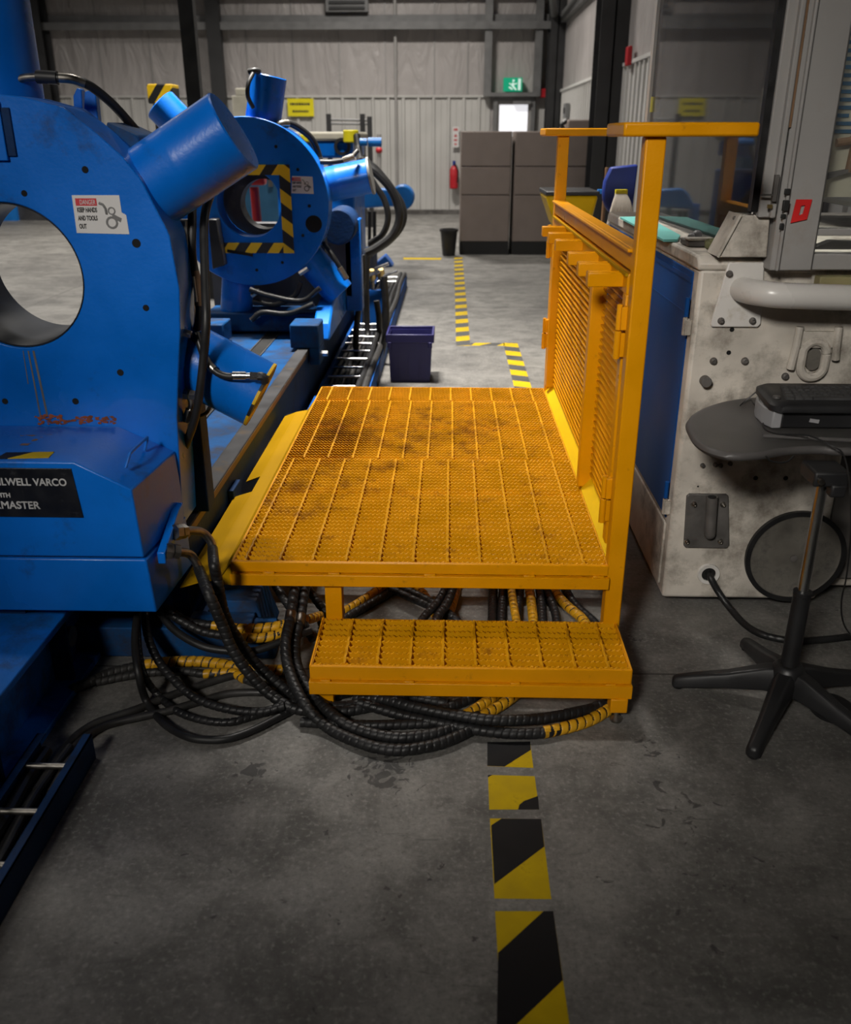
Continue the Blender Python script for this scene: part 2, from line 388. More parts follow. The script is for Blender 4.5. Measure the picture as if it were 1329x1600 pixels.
def solo(name, m, material, label, cat, group=None, bevel=0., smooth=35, kind=None):
    xs = [v[0] for v in m.v]; ys = [v[1] for v in m.v]; zs = [v[2] for v in m.v]
    o = build(name, m, material, ((min(xs) + max(xs)) / 2, (min(ys) + max(ys)) / 2, min(zs)), None, bevel, smooth)
    o['label'] = label; o['category'] = cat
    if group: o['group'] = group
    if kind: o['kind'] = kind
    return o
def struct(name, m, material, parent=None, bevel=0., smooth=35):
    o = build(name, m, material, (0, 0, 0), parent, bevel, smooth)
    if parent is None: o['kind'] = 'structure'
    return o
def text_part(name, txt, size, pos, parent, material, align='LEFT', sx=1., rot=(R(90), 0, 0), bold=.0):
    cu = bpy.data.curves.new(name, 'FONT'); cu.body = txt; cu.size = size; cu.align_x = align; cu.extrude = .0006; cu.offset = bold
    tmp = bpy.data.objects.new(name, cu); C.objects.link(tmp)
    dg = bpy.context.evaluated_depsgraph_get(); dg.update()
    me = bpy.data.meshes.new_from_object(tmp.evaluated_get(dg))
    bpy.data.objects.remove(tmp); bpy.data.curves.remove(cu)
    mt = Matrix.Translation(Vector(pos) - root_of(parent).location) @ Matrix.Rotation(rot[2], 4, 'Z') @ Matrix.Rotation(rot[0], 4, 'X') @ Matrix.Diagonal((sx, 1, 1, 1))
    me.transform(mt); me.materials.clear(); me.materials.append(MATS[material])
    o = bpy.data.objects.new(name, me); C.objects.link(o); o.parent = parent
    return o

# ================================================================== SETTING
struct('floor', M().box(-16, 6, -4, 20, -.2, 0), 'concrete')
struct('ceiling', M().box(-16, 6, -4, 20, 6.6, 6.8), 'roof_dark')
struct('wall_left', M().box(-16.2, -16, -4, 20, 0, 6.6), 'insulation')
struct('wall_front', M().box(-16, 6, -4.2, -4, 0, 6.6), 'girt_grey')
struct('wall_back', M().box(-16, 2.1, 19.42, 19.6, 0, 6.6), 'insulation')
struct('wall_right', M().box(2.1, 2.3, -4, 19.6, 0, 6.6), 'insulation')
# quilted insulation seams on the back wall
m = M()
for x in (-6.9, -5.9, -4.0, -3.1, -2.2, -1.3, -.35, .3): m.box(x - .012, x + .012, 19.40, 19.42, 2.2, 6.6)
struct('trim_1', m, 'frame_grey')
# ribbed wainscot sheets
def ribbed_y(x0, x1, y, z0, z1, pitch=.30):
    m = M(); x = x0; pts = []
    while x < x1 - .01:
        e = min(x + pitch, x1)
        pts += [(x, y), (x + .02, y - .035), (x + .06, y - .035), (x + .08, y), ((x + .08 + e) / 2 - .01, y), ((x + .08 + e) / 2, y - .008), ((x + .08 + e) / 2 + .01, y)]
        x = e
    pts.append((x1, y)); n = len(pts)
    m.add([(a, b, z0) for a, b in pts] + [(a, b, z1) for a, b in pts], [(i, i + 1, n + i + 1, n + i) for i in range(n - 1)])
    return m
mm = ribbed_y(-16, .76, 19.40, .08, 2.2); mm.box(-16, .76, 19.36, 19.42, 2.19, 2.23)
struct('trim_2', mm, 'sheet_white')
mm = ribbed_y(1.64, 2.1, 19.40, .08, 2.2)
struct('trim_3', mm, 'sheet_white')
struct('baseboard_back', M().box(-16, 2.1, 19.34, 19.42, 0, .09), 'dark_cast')
m = M(); y = -4.0
while y < 19.3:
    m.box(2.06, 2.1, y, y + .05, 0, 2.26); m.box(2.085, 2.1, y + .05, y + .25, 0, 2.26); y += .25
m.box(2.05, 2.1, -4, 19.4, 2.26, 2.30)
struct('trim_4', m, 'sheet_white_lit')
# steel frame: columns, girts
def hcol(name, x, y, w, d, z1=6.6, mtl='column_dark'):
    m = M(); m.box(x - w / 2, x + w / 2, y - d / 2, y - d / 2 + .02, 0, z1); m.box(x - w / 2, x + w / 2, y + d / 2 - .02, y + d / 2, 0, z1); m.box(x - .01, x + .01, y - d / 2, y + d / 2, 0, z1)
    return struct(name, m, mtl)
hcol('trim_5', -7.95, 19.1, .34, .4)
hcol('trim_6', 1.96, 19.0, .28, .5)
hcol('trim_7', 1.93, 12.3, .34, .5)
hcol('trim_8', 1.93, 5.5, .34, .5)
m = M(); m.box(-16, 2.1, 19.16, 19.36, 3.44, 3.49); m.box(-16, 2.1, 19.30, 19.36, 3.49, 3.62); m.box(-16, 2.1, 19.16, 19.18, 3.36, 3.44)
struct('trim_9', m, 'girt_grey')
struct('trim_10', M().box(-16, 2.1, 19.14, 19.34, 3.99, 4.16), 'girt_grey')
_x = PY(337, 80, 19.2).x; m = M(); m.box(_x - .13, _x + .13, 19.12, 19.3, 0, 6.6)
struct('trim_11', m, 'column_dark')
m = M(); m.box(.62, .76, 19.2, 19.36, 2.2, 6.6); m.box(1.58, 1.72, 19.2, 19.36, 2.2, 6.6); m.box(.76, 1.58, 19.2, 19.36, 2.2, 2.27)
struct('trim_12', m, 'girt_grey')
m = M(); m.box(2.0, 2.1, -4, 19, 3.42, 3.6)
struct('trim_13', m, 'girt_grey')
struct('trim_14', M().tube([(-1.1, 19.33, 0), (-1.1, 19.33, 6.5)], .03), 'frame_grey')
struct('trim_15', M().tube([(1.86, 18.7, 3.55), (1.2, 14, 4.3)], .06), 'girt_grey')
# exit door
d = M(); d.box(.82, .90, 19.28, 19.4, 0, 2.2); d.box(1.56, 1.64, 19.28, 19.4, 0, 2.2); d.box(.90, 1.56, 19.28, 19.4, 2.12, 2.2)
door = struct('door_1', d, 'girt_grey')
m = M(); m.box(.90, 1.56, 19.33, 19.38, .02, 1.48); m.box(.90, 1.56, 19.33, 19.38, 2.06, 2.12); m.box(.90, .94, 19.33, 19.38, 1.48, 2.06); m.box(1.50, 1.56, 19.33, 19.38, 1.48, 2.06)
struct('door_leaf', m, 'frame_grey', door)
struct('door_pane', M().box(.94, 1.50, 19.345, 19.365, 1.48, 2.06), 'daylight_pane', door)
m = M(); m.box(1.2, 1.55, 19.22, 19.30, 2.07, 2.12)
struct('door_closer', m, 'girt_grey', door)
struct('window_1', M().box(-16.01, -15.98, 8, 10, 2.5, 4), 'daylight_pane')

# ------------------------------------------------------------------ things on the back wall
t = thing('exit_sign', 'green running-figure exit sign above the far door', 'sign', (1.18, 19.25, 2.30))
part('housing', M().box(1.0, 1.36, 19.18, 19.34, 2.29, 2.53), 'exit_green', t)
m = M(); m.box(1.16, 1.20, 19.174, 19.18, 2.37, 2.44); m.disc((1.19, 19.18, 2.475), .022, t=.006)
m.obb((1.14, 19.177, 2.345), (.035, 0, -.02), (0, .003, 0), (.008, 0, .012)); m.obb((1.215, 19.177, 2.345), (.03, 0, -.03), (0, .003, 0), (.011, 0, .011))
m.obb((1.23, 19.177, 2.42), (.03, 0, .008), (0, .003, 0), (-.003, 0, .009)); m.obb((1.135, 19.177, 2.415), (.028, 0, -.016), (0, .003, 0), (.005, 0, .008))
m.box(1.28, 1.33, 19.174, 19.18, 2.31, 2.51)
part('pictogram', m, 'exit_white', t)
def wall_sign(x0, x1, z0, z1, y, mtl, label, rows, inkm='ink', name='safety_sign', cat='sign'):
    t = thing(name, label, cat, ((x0 + x1) / 2, y, z0))
    part('board', M().box(x0, x1, y - .012, y, z0, z1), mtl, t); part('mount', M().box((x0 + x1) / 2 - .02, (x0 + x1) / 2 + .02, y, 19.42, z0 + .05, z1 - .05), mtl, t)
    m = M(); random.seed(len(label))
    for (zz, a, b, h) in rows:
        x = x0 + (x1 - x0) * a
        while x < x0 + (x1 - x0) * b:
            w = (x1 - x0) * random.uniform(.04, .09); m.box(x, min(x + w, x0 + (x1 - x0) * b), y - .014, y - .011, z0 + (z1 - z0) * zz, z0 + (z1 - z0) * (zz + h)); x += w + (x1 - x0) * .018
    part('printing', m, inkm, t); return t
wall_sign(-3.25, -2.73, 1.85, 2.17, 19.33, 'sign_yellow', 'yellow rectangular warning sign on the ribbed back wall', [(.62, .1, .85, .14), (.22, .18, .8, .12)])
wall_sign(.02, .15, 1.28, 1.66, 19.33, 'sign_white', 'narrow white sign with red print above the wall fire extinguisher', [(.8, .2, .8, .12), (.5, .3, .7, .12), (.3, .25, .75, .1), (.1, .3, .7, .1)], 'sign_red')
t = thing('fire_extinguisher', 'red fire extinguisher hung on the back wall beside the taupe cabinets', 'extinguisher', (.06, 19.25, .5))
part('bottle', M().lathe([(.07, 0), (.085, .02), (.085, .36), (.05, .43), (.02, .45)], (.06, 19.25, .5)), 'red_paint', t)
part('valve', M().box(.03, .09, 19.2, 19.3, .95, 1.03), 'mop_blue', t); part('wall_bracket', M().box(.04, .08, 19.3, 19.42, .6, .9), 'girt_grey', t)
part('nozzle', M().tube(spline([(.07, 19.2, .98), (.14, 19.18, .85), (.13, 19.17, .62)], .05), .014), 'rubber', t)
m = M(); m.box(1.72, 1.84, 19.24, 19.34, 2.18, 2.34)
solo('fire_alarm', m, 'red_paint', 'small red fire alarm box right of the far door', 'alarm', bevel=.01)
solo('fire_alarm', M().box(2.0, 2.05, 11.45, 11.62, 2.24, 2.44), 'red_paint', 'red fire alarm box on the right wall beside the glass guard', 'alarm', bevel=.01)
t = thing('electrical_box', 'small grey electrical box on the white right wall between the columns', 'box', (2.03, 17.6, 1.8))
part('enclosure', M().box(2.0, 2.06, 17.2, 17.6, 1.78, 2.02), 'girt_grey', t); part('switch', M().box(1.98, 2.0, 17.35, 17.45, 1.86, 1.95), 'ink', t)
t = thing('wall_vent', 'louvred vent unit high on the back wall', 'vent', (-2.0, 19.25, 3.72))
part('frame', M().box(-2.4, -1.6, 19.2, 19.34, 3.66, 4.3), 'girt_grey', t)
for k in range(6): part('slat', M().box(-2.34, -1.66, 19.17, 19.2, 3.70 + k * .095, 3.745 + k * .095), 'column_dark', t)

# ------------------------------------------------------------------ taupe cabinets at the far end
def cabinet(x0, x1, label, ztop=1.55):
    t = thing('storage_cabinet', label, 'cabinet', ((x0 + x1) / 2, 12.9, 0), 'taupe cabinets at the end of the aisle')
    part('body', M().box(x0, x1, 12.62, 13.3, .17, ztop), 'taupe', t, .006)
    part('plinth', M().box(x0, x1, 12.60, 13.3, 0, .17), 'plinth_black', t)
    for z0, z1 in ((.175, .76), (.775, 1.115), (1.13, ztop - .01)):
        part('front_panel', M().box(x0 + .01, x1 - .01, 12.60, 12.63, z0, z1), 'taupe', t, .004)
cabinet(.125, .79, 'taupe three-panel cabinet standing beside the dark waste bin')
cabinet(.835, 1.80, 'wide taupe three-panel cabinet behind the far yellow post')
t = thing('printer', 'grey boxy printer on top of the right taupe cabinet', 'printer', (1.66, 12.95, 1.55))
part('casing', M().box(1.52, 1.83, 12.75, 13.15, 1.551, 1.69), 'taupe', t, .02)
part('paper_feed', M().tube(spline([(1.49, 12.9, 1.56), (1.46, 12.9, 1.63), (1.52, 12.9, 1.68)], .02), .03), 'black_plastic', t)
t = thing('waste_bin', 'dark grey tapered waste bin beside the taupe cabinets', 'bin', (-.02, 12.5, 0))
part('bucket', M().lathe([(.085, 0), (.115, .32), (.108, .32), (.08, .02), (.001, .02)], (-.02, 12.5, 0)), 'black_plastic', t)
part('rim', M().lathe([(.113, .315), (.128, .315), (.128, .345), (.108, .345)], (-.02, 12.5, 0), close=True), 'black_plastic', t)

# ------------------------------------------------------------------ cleaning things behind the platform
t = thing('cleaning_cart', 'yellow tapered cleaning cart with black rim behind the far yellow post', 'cart', (.76, 6.2, 0))
part('tub', M().hull8([(.74, 6.05, .15), (.84, 6.05, .15), (.84, 6.4, .15), (.74, 6.4, .15)], [(.675, 6.04, .95), (.90, 6.04, .95), (.90, 6.41, .95), (.675, 6.41, .95)]).hull8([(.675, 6.04, .95), (.90, 6.04, .95), (.90, 6.41, .95), (.675, 6.41, .95)], [(.60, 6.0, 1.15), (.935, 6.0, 1.15), (.935, 6.45, 1.15), (.60, 6.45, 1.15)]), 'yellow_toe', t, .02)
part('rim', M().box(.60, .94, 5.99, 6.46, 1.15, 1.175), 'black_plastic', t, .006)
for x in (.76, .83):
    for y in (6.1, 6.36): part('caster', M().cyl((x - .02, y, .075), (x + .02, y, .075), .075), 'rubber', t)
part('clip', M().box(.93, .97, 6.0, 6.05, 1.16, 1.185), 'bright_blue', t)
solo('broom_handle', M().cyl((PY(946, 262, 5.9).x, 5.95, 0), (PY(948, 262, 5.9).x, 5.9, PY(946, 262, 5.9).z), .012), 'wood', 'thin brown wooden broom handle leaning beside the yellow cart', 'broom')
t = thing('dustpan', 'blue rounded dustpan hanging behind the far corner of the white machine', 'dustpan', (.95, 5.4, 1.1))
pts = [(.90, 1.335), (1.05, 1.35), (1.04, 1.12)] + [(.97 + .105 * math.cos(a), 1.20 + .13 * math.sin(a)) for a in [R(k) for k in range(-60, -181, -12)]] + [(.868, 1.26)]
part('pan', M().prism_y([(x, z) for x, z in pts], 5.40, 5.46), 'mop_blue', t, .01)
part('hanger', M().cyl((.99, 5.43, .0), (.99, 5.47, 1.13), .012), 'girt_grey', t)
a_, b_ = PY(968, 302, 5.30), PY(972, 346, 5.30)
t = thing('string_mop', 'white string mop hung head-up beside the blue dustpan', 'mop', (a_.x, 5.30, 0))
part('handle', M().cyl((a_.x + .015, 5.32, 0), (a_.x, 5.33, a_.z), .011), 'wood', t)
part('clamp', M().box(a_.x - .02, a_.x + .045, 5.31, 5.345, a_.z - .012, a_.z + .018), 'sign_yellow', t)
for k in range(12):
    f = k / 11
    part('strand', M().tube(spline([(a_.x - .012 + .045 * f, 5.32, a_.z), (a_.x - .035 + .10 * f, 5.295, a_.z - .07), (a_.x - .06 + .13 * f + .012 * (k % 3), 5.285 + .004 * (k % 2), b_.z - .04)], .02), .0085, seg=6), 'string', t)

# blue tote
t = thing('storage_tote', 'open dark blue plastic tote on the floor behind the grating deck', 'tote', (-.255, 5.87, 0))
b0 = [(-.385, 5.75, 0), (-.125, 5.75, 0), (-.125, 5.98, 0), (-.385, 5.98, 0)]
b1 = [(-.395, 5.735, .30), (-.112, 5.735, .30), (-.112, 6.0, .30), (-.395, 6.0, .30)]
m = M(); vs = b0 + b1 + [(x * .97 - .0077, y + (.008 if y < 5.87 else -.008), .30) for x, y, z in b1] + [(x * .96 - .01, y + (.012 if y < 5.87 else -.012), .012) for x, y, z in b0]
m.add(vs, [(3, 2, 1, 0)] + [(i, (i + 1) % 4, 4 + (i + 1) % 4, 4 + i) for i in range(4)] + [(4 + i, 4 + (i + 1) % 4, 8 + (i + 1) % 4, 8 + i) for i in range(4)] + [(8 + i, 8 + (i + 1) % 4, 12 + (i + 1) % 4, 12 + i) for i in range(4)] + [(12, 13, 14, 15)])
part('tub', m, 'tote_plastic', t)
m = M(); m.box(-.41, -.098, 5.72, 5.735, .265, .32); m.box(-.41, -.098, 6.0, 6.015, .265, .32); m.box(-.41, -.395, 5.735, 6.0, .265, .32); m.box(-.113, -.098, 5.735, 6.0, .265, .32)
part('rim', m, 'tote_plastic', t, .004)
for x in (-.40, -.135): part('handle_lug', M().box(x, x + .025, 5.712, 5.722, .235, .27), 'tote_plastic', t, .003)
for x in (-.33, -.27, -.2): part('rib', M().box(x, x + .006, 5.741, 5.75, .02, .24), 'tote_plastic', t)

# ------------------------------------------------------------------ floor tape
def tape_piece(label, polys, group=None, mats=('tape_yellow', 'tape_black')):
    m = M(); zs = {0: .0006, 1: .0008}
    for k, poly in polys:
        m.cur = k; P = [PZ(x, y, 0) for x, y in poly]
        a = sum(P[i].x * P[(i + 1) % len(P)].y - P[(i + 1) % len(P)].x * P[i].y for i in range(len(P)))
        if a < 0: P = P[::-1]
        m.prism_z([(p.x, p.y) for p in P], .0, zs[k])
    o = solo('floor_tape', m, list(mats), label, 'tape', group, smooth=0); return o
g = 'hazard tape squares in front of the step'
tape_piece('scuffed black floor tape square with a yellow corner nearest the step', [(0, [(761, 1160), (828, 1159), (833, 1200), (761, 1197)]), (1, [(761, 1160), (828, 1159), (829, 1172), (788, 1198), (761, 1197)])], g)
tape_piece('mostly yellow floor tape square with small black corner, second from the step', [(0, [(762, 1211), (835, 1213), (842, 1265), (764, 1265)]), (1, [(840, 1244), (842, 1265), (809, 1265), (811, 1258), (818, 1252)]), (1, [(762, 1211), (769, 1211.2), (762, 1215)])], g)
tape_piece('long floor tape piece, black above and yellow below, third from the step', [(0, [(765, 1279), (845, 1280), (861, 1405), (772, 1404)]), (1, [(783, 1279.5), (845, 1280), (850, 1323), (772, 1382), (767, 1290)])], g)
tape_piece('longest floor tape piece with a wide black diagonal band, nearest the camera', [(0, [(773, 1424), (864, 1424), (895, 1640), (786, 1640)]), (1, [(849, 1424), (864, 1424), (879, 1532), (775, 1631), (778, 1489)])], g)
def far_tape(label, a, b, w, n, slant, ph=0):
    """striped strip along Y from a to b (floor points)"""
    a, b = Vector(a), Vector(b); u = (b - a); L_ = u.length; u /= L_; v = Vector((u.y, -u.x, 0)); m = M()
    m.cur = 0; q = [a - v * w / 2, a + v * w / 2, b + v * w / 2, b - v * w / 2]; m.prism_z([(p.x, p.y) for p in q], 0, .0006)
    m.cur = 1; p_ = L_ / n
    for k in range(-1, n + 1):
        q = []
        for s, sg in ((0, -1), (0, 1), (.5, 1), (.5, -1)):
            d = min(L_, max(0, (k + s + ph) * p_ + sg * slant / 2)); q.append(a + u * d + v * sg * w / 2)
        if (q[3] - q[0]).length + (q[2] - q[1]).length > 1e-3: m.prism_z([(p.x, p.y) for p in q], 0, .0009)
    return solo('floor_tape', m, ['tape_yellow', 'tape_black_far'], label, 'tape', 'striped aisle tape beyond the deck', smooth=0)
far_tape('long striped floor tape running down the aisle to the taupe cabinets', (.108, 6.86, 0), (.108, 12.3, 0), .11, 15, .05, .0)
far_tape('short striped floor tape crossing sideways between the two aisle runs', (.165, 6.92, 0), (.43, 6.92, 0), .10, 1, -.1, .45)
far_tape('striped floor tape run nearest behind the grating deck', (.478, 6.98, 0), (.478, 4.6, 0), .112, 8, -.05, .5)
tape_piece('worn yellow floor tape line crossing the aisle far away beside the waste bin', [(0, [(630, 402.5), (690, 403), (688, 406), (630, 405.5)])])

# ================================================================== YELLOW PLATFORM
XL, XR, Y0, Y1, ZP = -.632, .470, 2.33, 4.31, .349
plat = thing('work_platform', 'yellow steel work platform with grating deck, step and hinged side gate', 'platform', (-.08, 2.33, 0))
def grating(name, x0, x1, y0, y1, z, rods, h=.028, pitch=.030, parent=plat):
    m = M(); nb = max(2, int(round((y1 - y0) / pitch))); step = .0045; n = int((x1 - x0) / step)
    for b in range(nb + 1):
        y = y0 + .002 + (y1 - y0 - .004) * b / nb; t_ = .0032; ph = .9 * b
        vs = []
        for i in range(n + 1):
            x = x0 + (x1 - x0) * i / n; zz = z + .0032 * math.sin(2 * math.pi * x / .0145 + ph)
            vs += [(x, y - t_, z - h), (x, y - t_, zz), (x, y + t_, zz), (x, y + t_, z - h)]
        fs = []
        for i in range(n):
            a = 4 * i; fs += [(a, a + 4, a + 5, a + 1), (a + 1, a + 5, a + 6, a + 2), (a + 2, a + 6, a + 7, a + 3)]
        m.add(vs, fs)
    for x in rods:
        L_ = y1 - y0; k = int(L_ / .012); pts = [(x + .0012 * math.sin(i * 1.7), y0 + L_ * i / k, z + .0004 + .0008 * math.cos(i * 1.7)) for i in range(k + 1)]
        m.tube(pts, .0046, seg=6)
    m.box(x0 - .003, x0, y0, y1, z - h, z); m.box(x1, x1 + .003, y0, y1, z - h, z)
    return part(name, m, 'grating_paint', parent, smooth=50)
r1 = [-.575 + .0968 * k for k in range(11)]
grating('deck_grating', XL + .006, XR - .006, 2.345, 3.235, ZP, [PZ(x, 868, ZP).x for x in (386, 439, 490, 542, 594, 646, 699, 749, 801, 854, 908)])
grating('deck_grating', XL + .006, XR - .006, 3.245, 4.055, ZP, [PZ(340 + x / 2.0766, 725, ZP).x for x in (270, 350, 432, 515, 597, 680, 762, 845, 928, 1008, 1093)])
grating('deck_grating', XL + .006, XR - .006, 4.062, 4.305, ZP, [-.575 + .0975 * k for k in range(11)])
m = M(); m.box(XL, XR, 2.330, 2.343, .318, .351); m.box(XL - .004, XR + .002, 2.318, 2.36, .279, .316)
part('front_beam', m, 'yellow_paint', plat, .002)
for x in (XL + .11, -.33, -.05, .24, .44):
    part('weld', M().obb((x, 2.326, .318), (.017, 0, 0), (0, .005, 0), (0, 0, .0035)), 'yellow_paint', plat, .002)
m = M(); m.box(XL, XL + .004, Y0, Y1, .285, .35); m.box(XR - .003, XR, Y0, Y1, .285, .35); m.box(XL, XR, Y1 - .004, Y1, .285, .35)
for y in (2.9, 3.24, 3.65, 4.06): m.box(XL, XR, y - .02, y + .02, .279, .318)
for x in (-.25, .1): m.box(x - .02, x + .02, Y0, Y1, .279, .315)
part('deck_frame', m, 'yellow_paint', plat)
# folded kick sheet on the left
def sheet(pts, y0, y1, t_=.004):
    m = M()
    for (a, b) in zip(pts, pts[1:]):
        m.add([(a[0], y0, a[1]), (b[0], y0, b[1]), (b[0], y1, b[1]), (a[0], y1, a[1]), (a[0], y0, a[1] - t_), (b[0], y0, b[1] - t_), (b[0], y1, b[1] - t_), (a[0], y1, a[1] - t_)],
              [(0, 1, 2, 3), (7, 6, 5, 4), (0, 4, 5, 1), (1, 5, 6, 2), (2, 6, 7, 3), (3, 7, 4, 0)])
    return m
k = sheet([(XL, .350), (-.668, .300), (-.722, .290)], 2.322, 4.07)
k.add([(XL, 2.322, .279), (XL, 2.322, .350), (-.668, 2.322, .300), (-.668, 2.322, .279)], [(0, 1, 2, 3)])
part('kick_sheet', k, 'yellow_paint_lit', plat, smooth=20)
part('kick_flap', sheet([(-.722, .290), (-.789, .268)], 2.325, 3.04), 'yellow_paint_lit', plat, smooth=20)
part('kick_flap', sheet([(-.722, .290), (-.779, .268)], 3.20, 4.07), 'yellow_paint_lit', plat, smooth=20)
# posts and legs
for y in (2.33, 4.24):
    part('post', M().box(.466, .516, y, y + .05, .10 if y < 3 else .0, 1.497), 'yellow_paint', plat, .004)
    part('armrest_plate', M().box(.408, .728 if y < 3 else .80, y - .02, y + .235, 1.497, 1.529), 'yellow_paint', plat, .006, label='flat yellow plate across the top of the post')
m = M(); m.box(.452, .499, 2.056, 2.106, .036, .08); m.box(.466, .516, 2.12, 2.38, .06, .105)
part('leg', m, 'yellow_paint', plat, .003)
part('leveling_foot', M().lathe([(.016, 0), (.018, .008), (.010, .014), (.006, .016), (.006, .045)], (.474, 2.074, 0), seg=16), 'fitting_steel', plat, label='bolt-like levelling foot')
part('leg', M().box(-.362, -.315, 2.10, 2.15, .0, .08), 'yellow_paint', plat, .003)
part('leg', M().box(-.362, -.312, 2.34, 2.39, .0, .279), 'yellow_paint', plat, .003)
for y in (4.2,): part('leg', M().box(-.60, -.55, y, y + .05, 0, .285), 'yellow_paint', plat, .003)
# step
grating('step_grating', -.366, .499, 2.088, 2.335, .160, [-.28 + .0905 * k for k in range(9)], h=.03, pitch=.031)
m = M(); m.box(-.372, .505, 2.074, 2.084, .118, .162); m.box(-.376, .509, 2.062, 2.10, .078, .118)
m.box(-.374, -.368, 2.075, 2.345, .085, .164); m.box(.501, .507, 2.075, 2.345, .085, .164); m.box(-.37, .5, 2.335, 2.345, .085, .158)
part('step_frame', m, 'yellow_paint', plat, .002)
for x in (-.33, -.10, .19, .45): part('weld', M().obb((x, 2.07, .119), (.014, 0, 0), (0, .005, 0), (0, 0, .0035)), 'yellow_paint', plat, .002)
# hinged side gate
gx0, gx1 = .474, .506
m = M(); m.box(.468, .514, 2.38, 4.24, 1.176, 1.232); m.box(.455, .47, 2.38, 4.24, 1.222, 1.232)
part('top_rail', m, 'yellow_paint', plat, .003)
gate = part('gate', M().box(.464, .508, 2.40, 4.22, 1.112, 1.166).box(.464, .508, 2.40, 2.445, .39, 1.112).box(.464, .508, 4.175, 4.22, .39, 1.112), 'yellow_paint', plat, .003)
part('gate_lip', M().box(.458, .466, 2.40, 4.22, 1.160, 1.168), 'yellow_paint_lit', gate)
part('middle_stile', M().box(.458, .508, 2.94, 2.99, .36, 1.13), 'yellow_paint', gate, .003)
for y0, y1 in ((2.445, 2.94), (2.99, 4.175)):
    m = M(); z = .41
    while z < 1.112: m.box(.494, .512, y0, y1, z, z + .0055); z += .0235
    y = y0 + .02
    while y < y1: m.box(.508, .511, y, y + .003, .40, 1.112); y += .028
    part('mesh_panel', m, 'yellow_paint', gate)
for y0, y1 in ((2.40, 2.94), (2.99, 4.24)):
    part('toe_plate', M().prism_y([(.468, .335), (.512, .335), (.512, .398), (.506, .398), (.468, .354)], y0, y1), 'yellow_toe', plat)
def bracket(px_, py_):
    p = PX(px_, py_, .370); x0, x1 = .370, .466; y = p.y; z1 = min(p.z, 1.162); z0 = z1 - .038; tt = .007
    m = M(); m.box(x0, x1, y, y + tt, z0, z1); m.box(x0, x0 + tt, y + tt, y + .045, z0, z1); m.box(x0, x1, y + .038, y + .045, z0, z1)
    return part('hook_bracket', m, 'yellow_paint', gate, .003)
for a_ in ((920, 412), (905, 397), (889, 384), (869, 365), (858, 357), (848, 348)): bracket(*a_)
def hinge(y, z, dx=0):
    h = part('hinge', M().cyl((.450 + dx, y, z), (.450 + dx, y, z + .075), .010, seg=14).cyl((.450 + dx, y, z + .077), (.450 + dx, y, z + .145), .0085, seg=14).box(.452 + dx, .47 + dx, y - .006, y + .02, z + .005, z + .07).box(.452 + dx, .47 + dx, y - .02, y + .006, z + .08, z + .14), 'yellow_paint', plat, .001)
hinge(2.392, .945); hinge(2.40, .46); hinge(4.25, .56); hinge(4.25, .98)

# ================================================================== WHITE MACHINE ON THE RIGHT
XM, YM = .742, 2.74
wm = thing('machine_tool', 'large dirty white machine with blue side panel and glass guard', 'machine', (1.3, 3.5, 0))
m = M(); m.box(XM, 1.268, YM, 4.40, .03, 1.135); m.box(1.268, 2.0, YM + .10, 4.40, .03, .55); m.box(1.268, 2.0, YM, 4.40, .55, 1.135)
part('body', m, 'machine_white', wm, .012)
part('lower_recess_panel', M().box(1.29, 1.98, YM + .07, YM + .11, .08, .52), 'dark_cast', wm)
m = M(); m.box(.80, 1.25, 2.85, 4.3, 0, .03)
part('base', m, 'plinth_black', wm)
m = M(); m.prism_x([(2.735, 1.13), (4.40, 1.13), (4.40, 1.155), (4.385, 1.172), (2.76, 1.172), (2.735, 1.155)], .734, 2.0)
part('worktop', m, 'machine_white', wm, .008)
pn = part('side_panel', M().box(.7385, .744, 2.80, 4.36, .305, 1.118), 'panel_blue', wm, .004, label='dark blue side panel')
m = M(); m.box(.7365, .739, 2.81, 4.36, 1.085, 1.10); m.box(.7375, .739, 2.81, 4.36, .985, .99)
part('fold', m, 'panel_blue', pn)
part('side_sill', M().box(.735, .744, 2.79, 4.37, .06, .29), 'machine_white', wm, .004)
for z in (.93, .33):
    h = part('hinge', M().cyl((.725, 2.775, z), (.725, 2.775, z + .055), .008, seg=12).box(.722, .742, 2.762, 2.782, z + .002, z + .05), 'machine_white', wm, .002)
    part('pin', M().cyl((.725, 2.775, z + .058), (.725, 2.775, z + .115), .007, seg=12), 'panel_blue', h)
yf = YM
def bolt(x, z, r=.0115, *_a, mtl='dark_cast', parent=None, nm='bolt'):
    parent = parent or wm; r *= .86
    part(nm, M().lathe([(r, 0), (r, .003), (r * .85, .009), (r * .45, .0125), (r * .42, .009), (.0001, .009)], (x, yf, z), (0, -1, 0), seg=16), mtl, parent)
def _unused(x, z, r=.0115, mtl='dark_cast', parent=wm, nm='bolt'):
    part(nm, M().lathe([(r, 0), (r, .003), (r * .85, .009), (r * .45, .0125), (r * .42, .009), (.0001, .009)], (x, yf, z), (0, -1, 0), seg=16), mtl, parent)
def hole(x, z, r=.008, parent=wm): part('hole', M().disc((x, yf + .001, z), r, t=.0022), 'hole_black', parent)
def F(x, y): p = PY(x, y, YM); return p.x, p.z
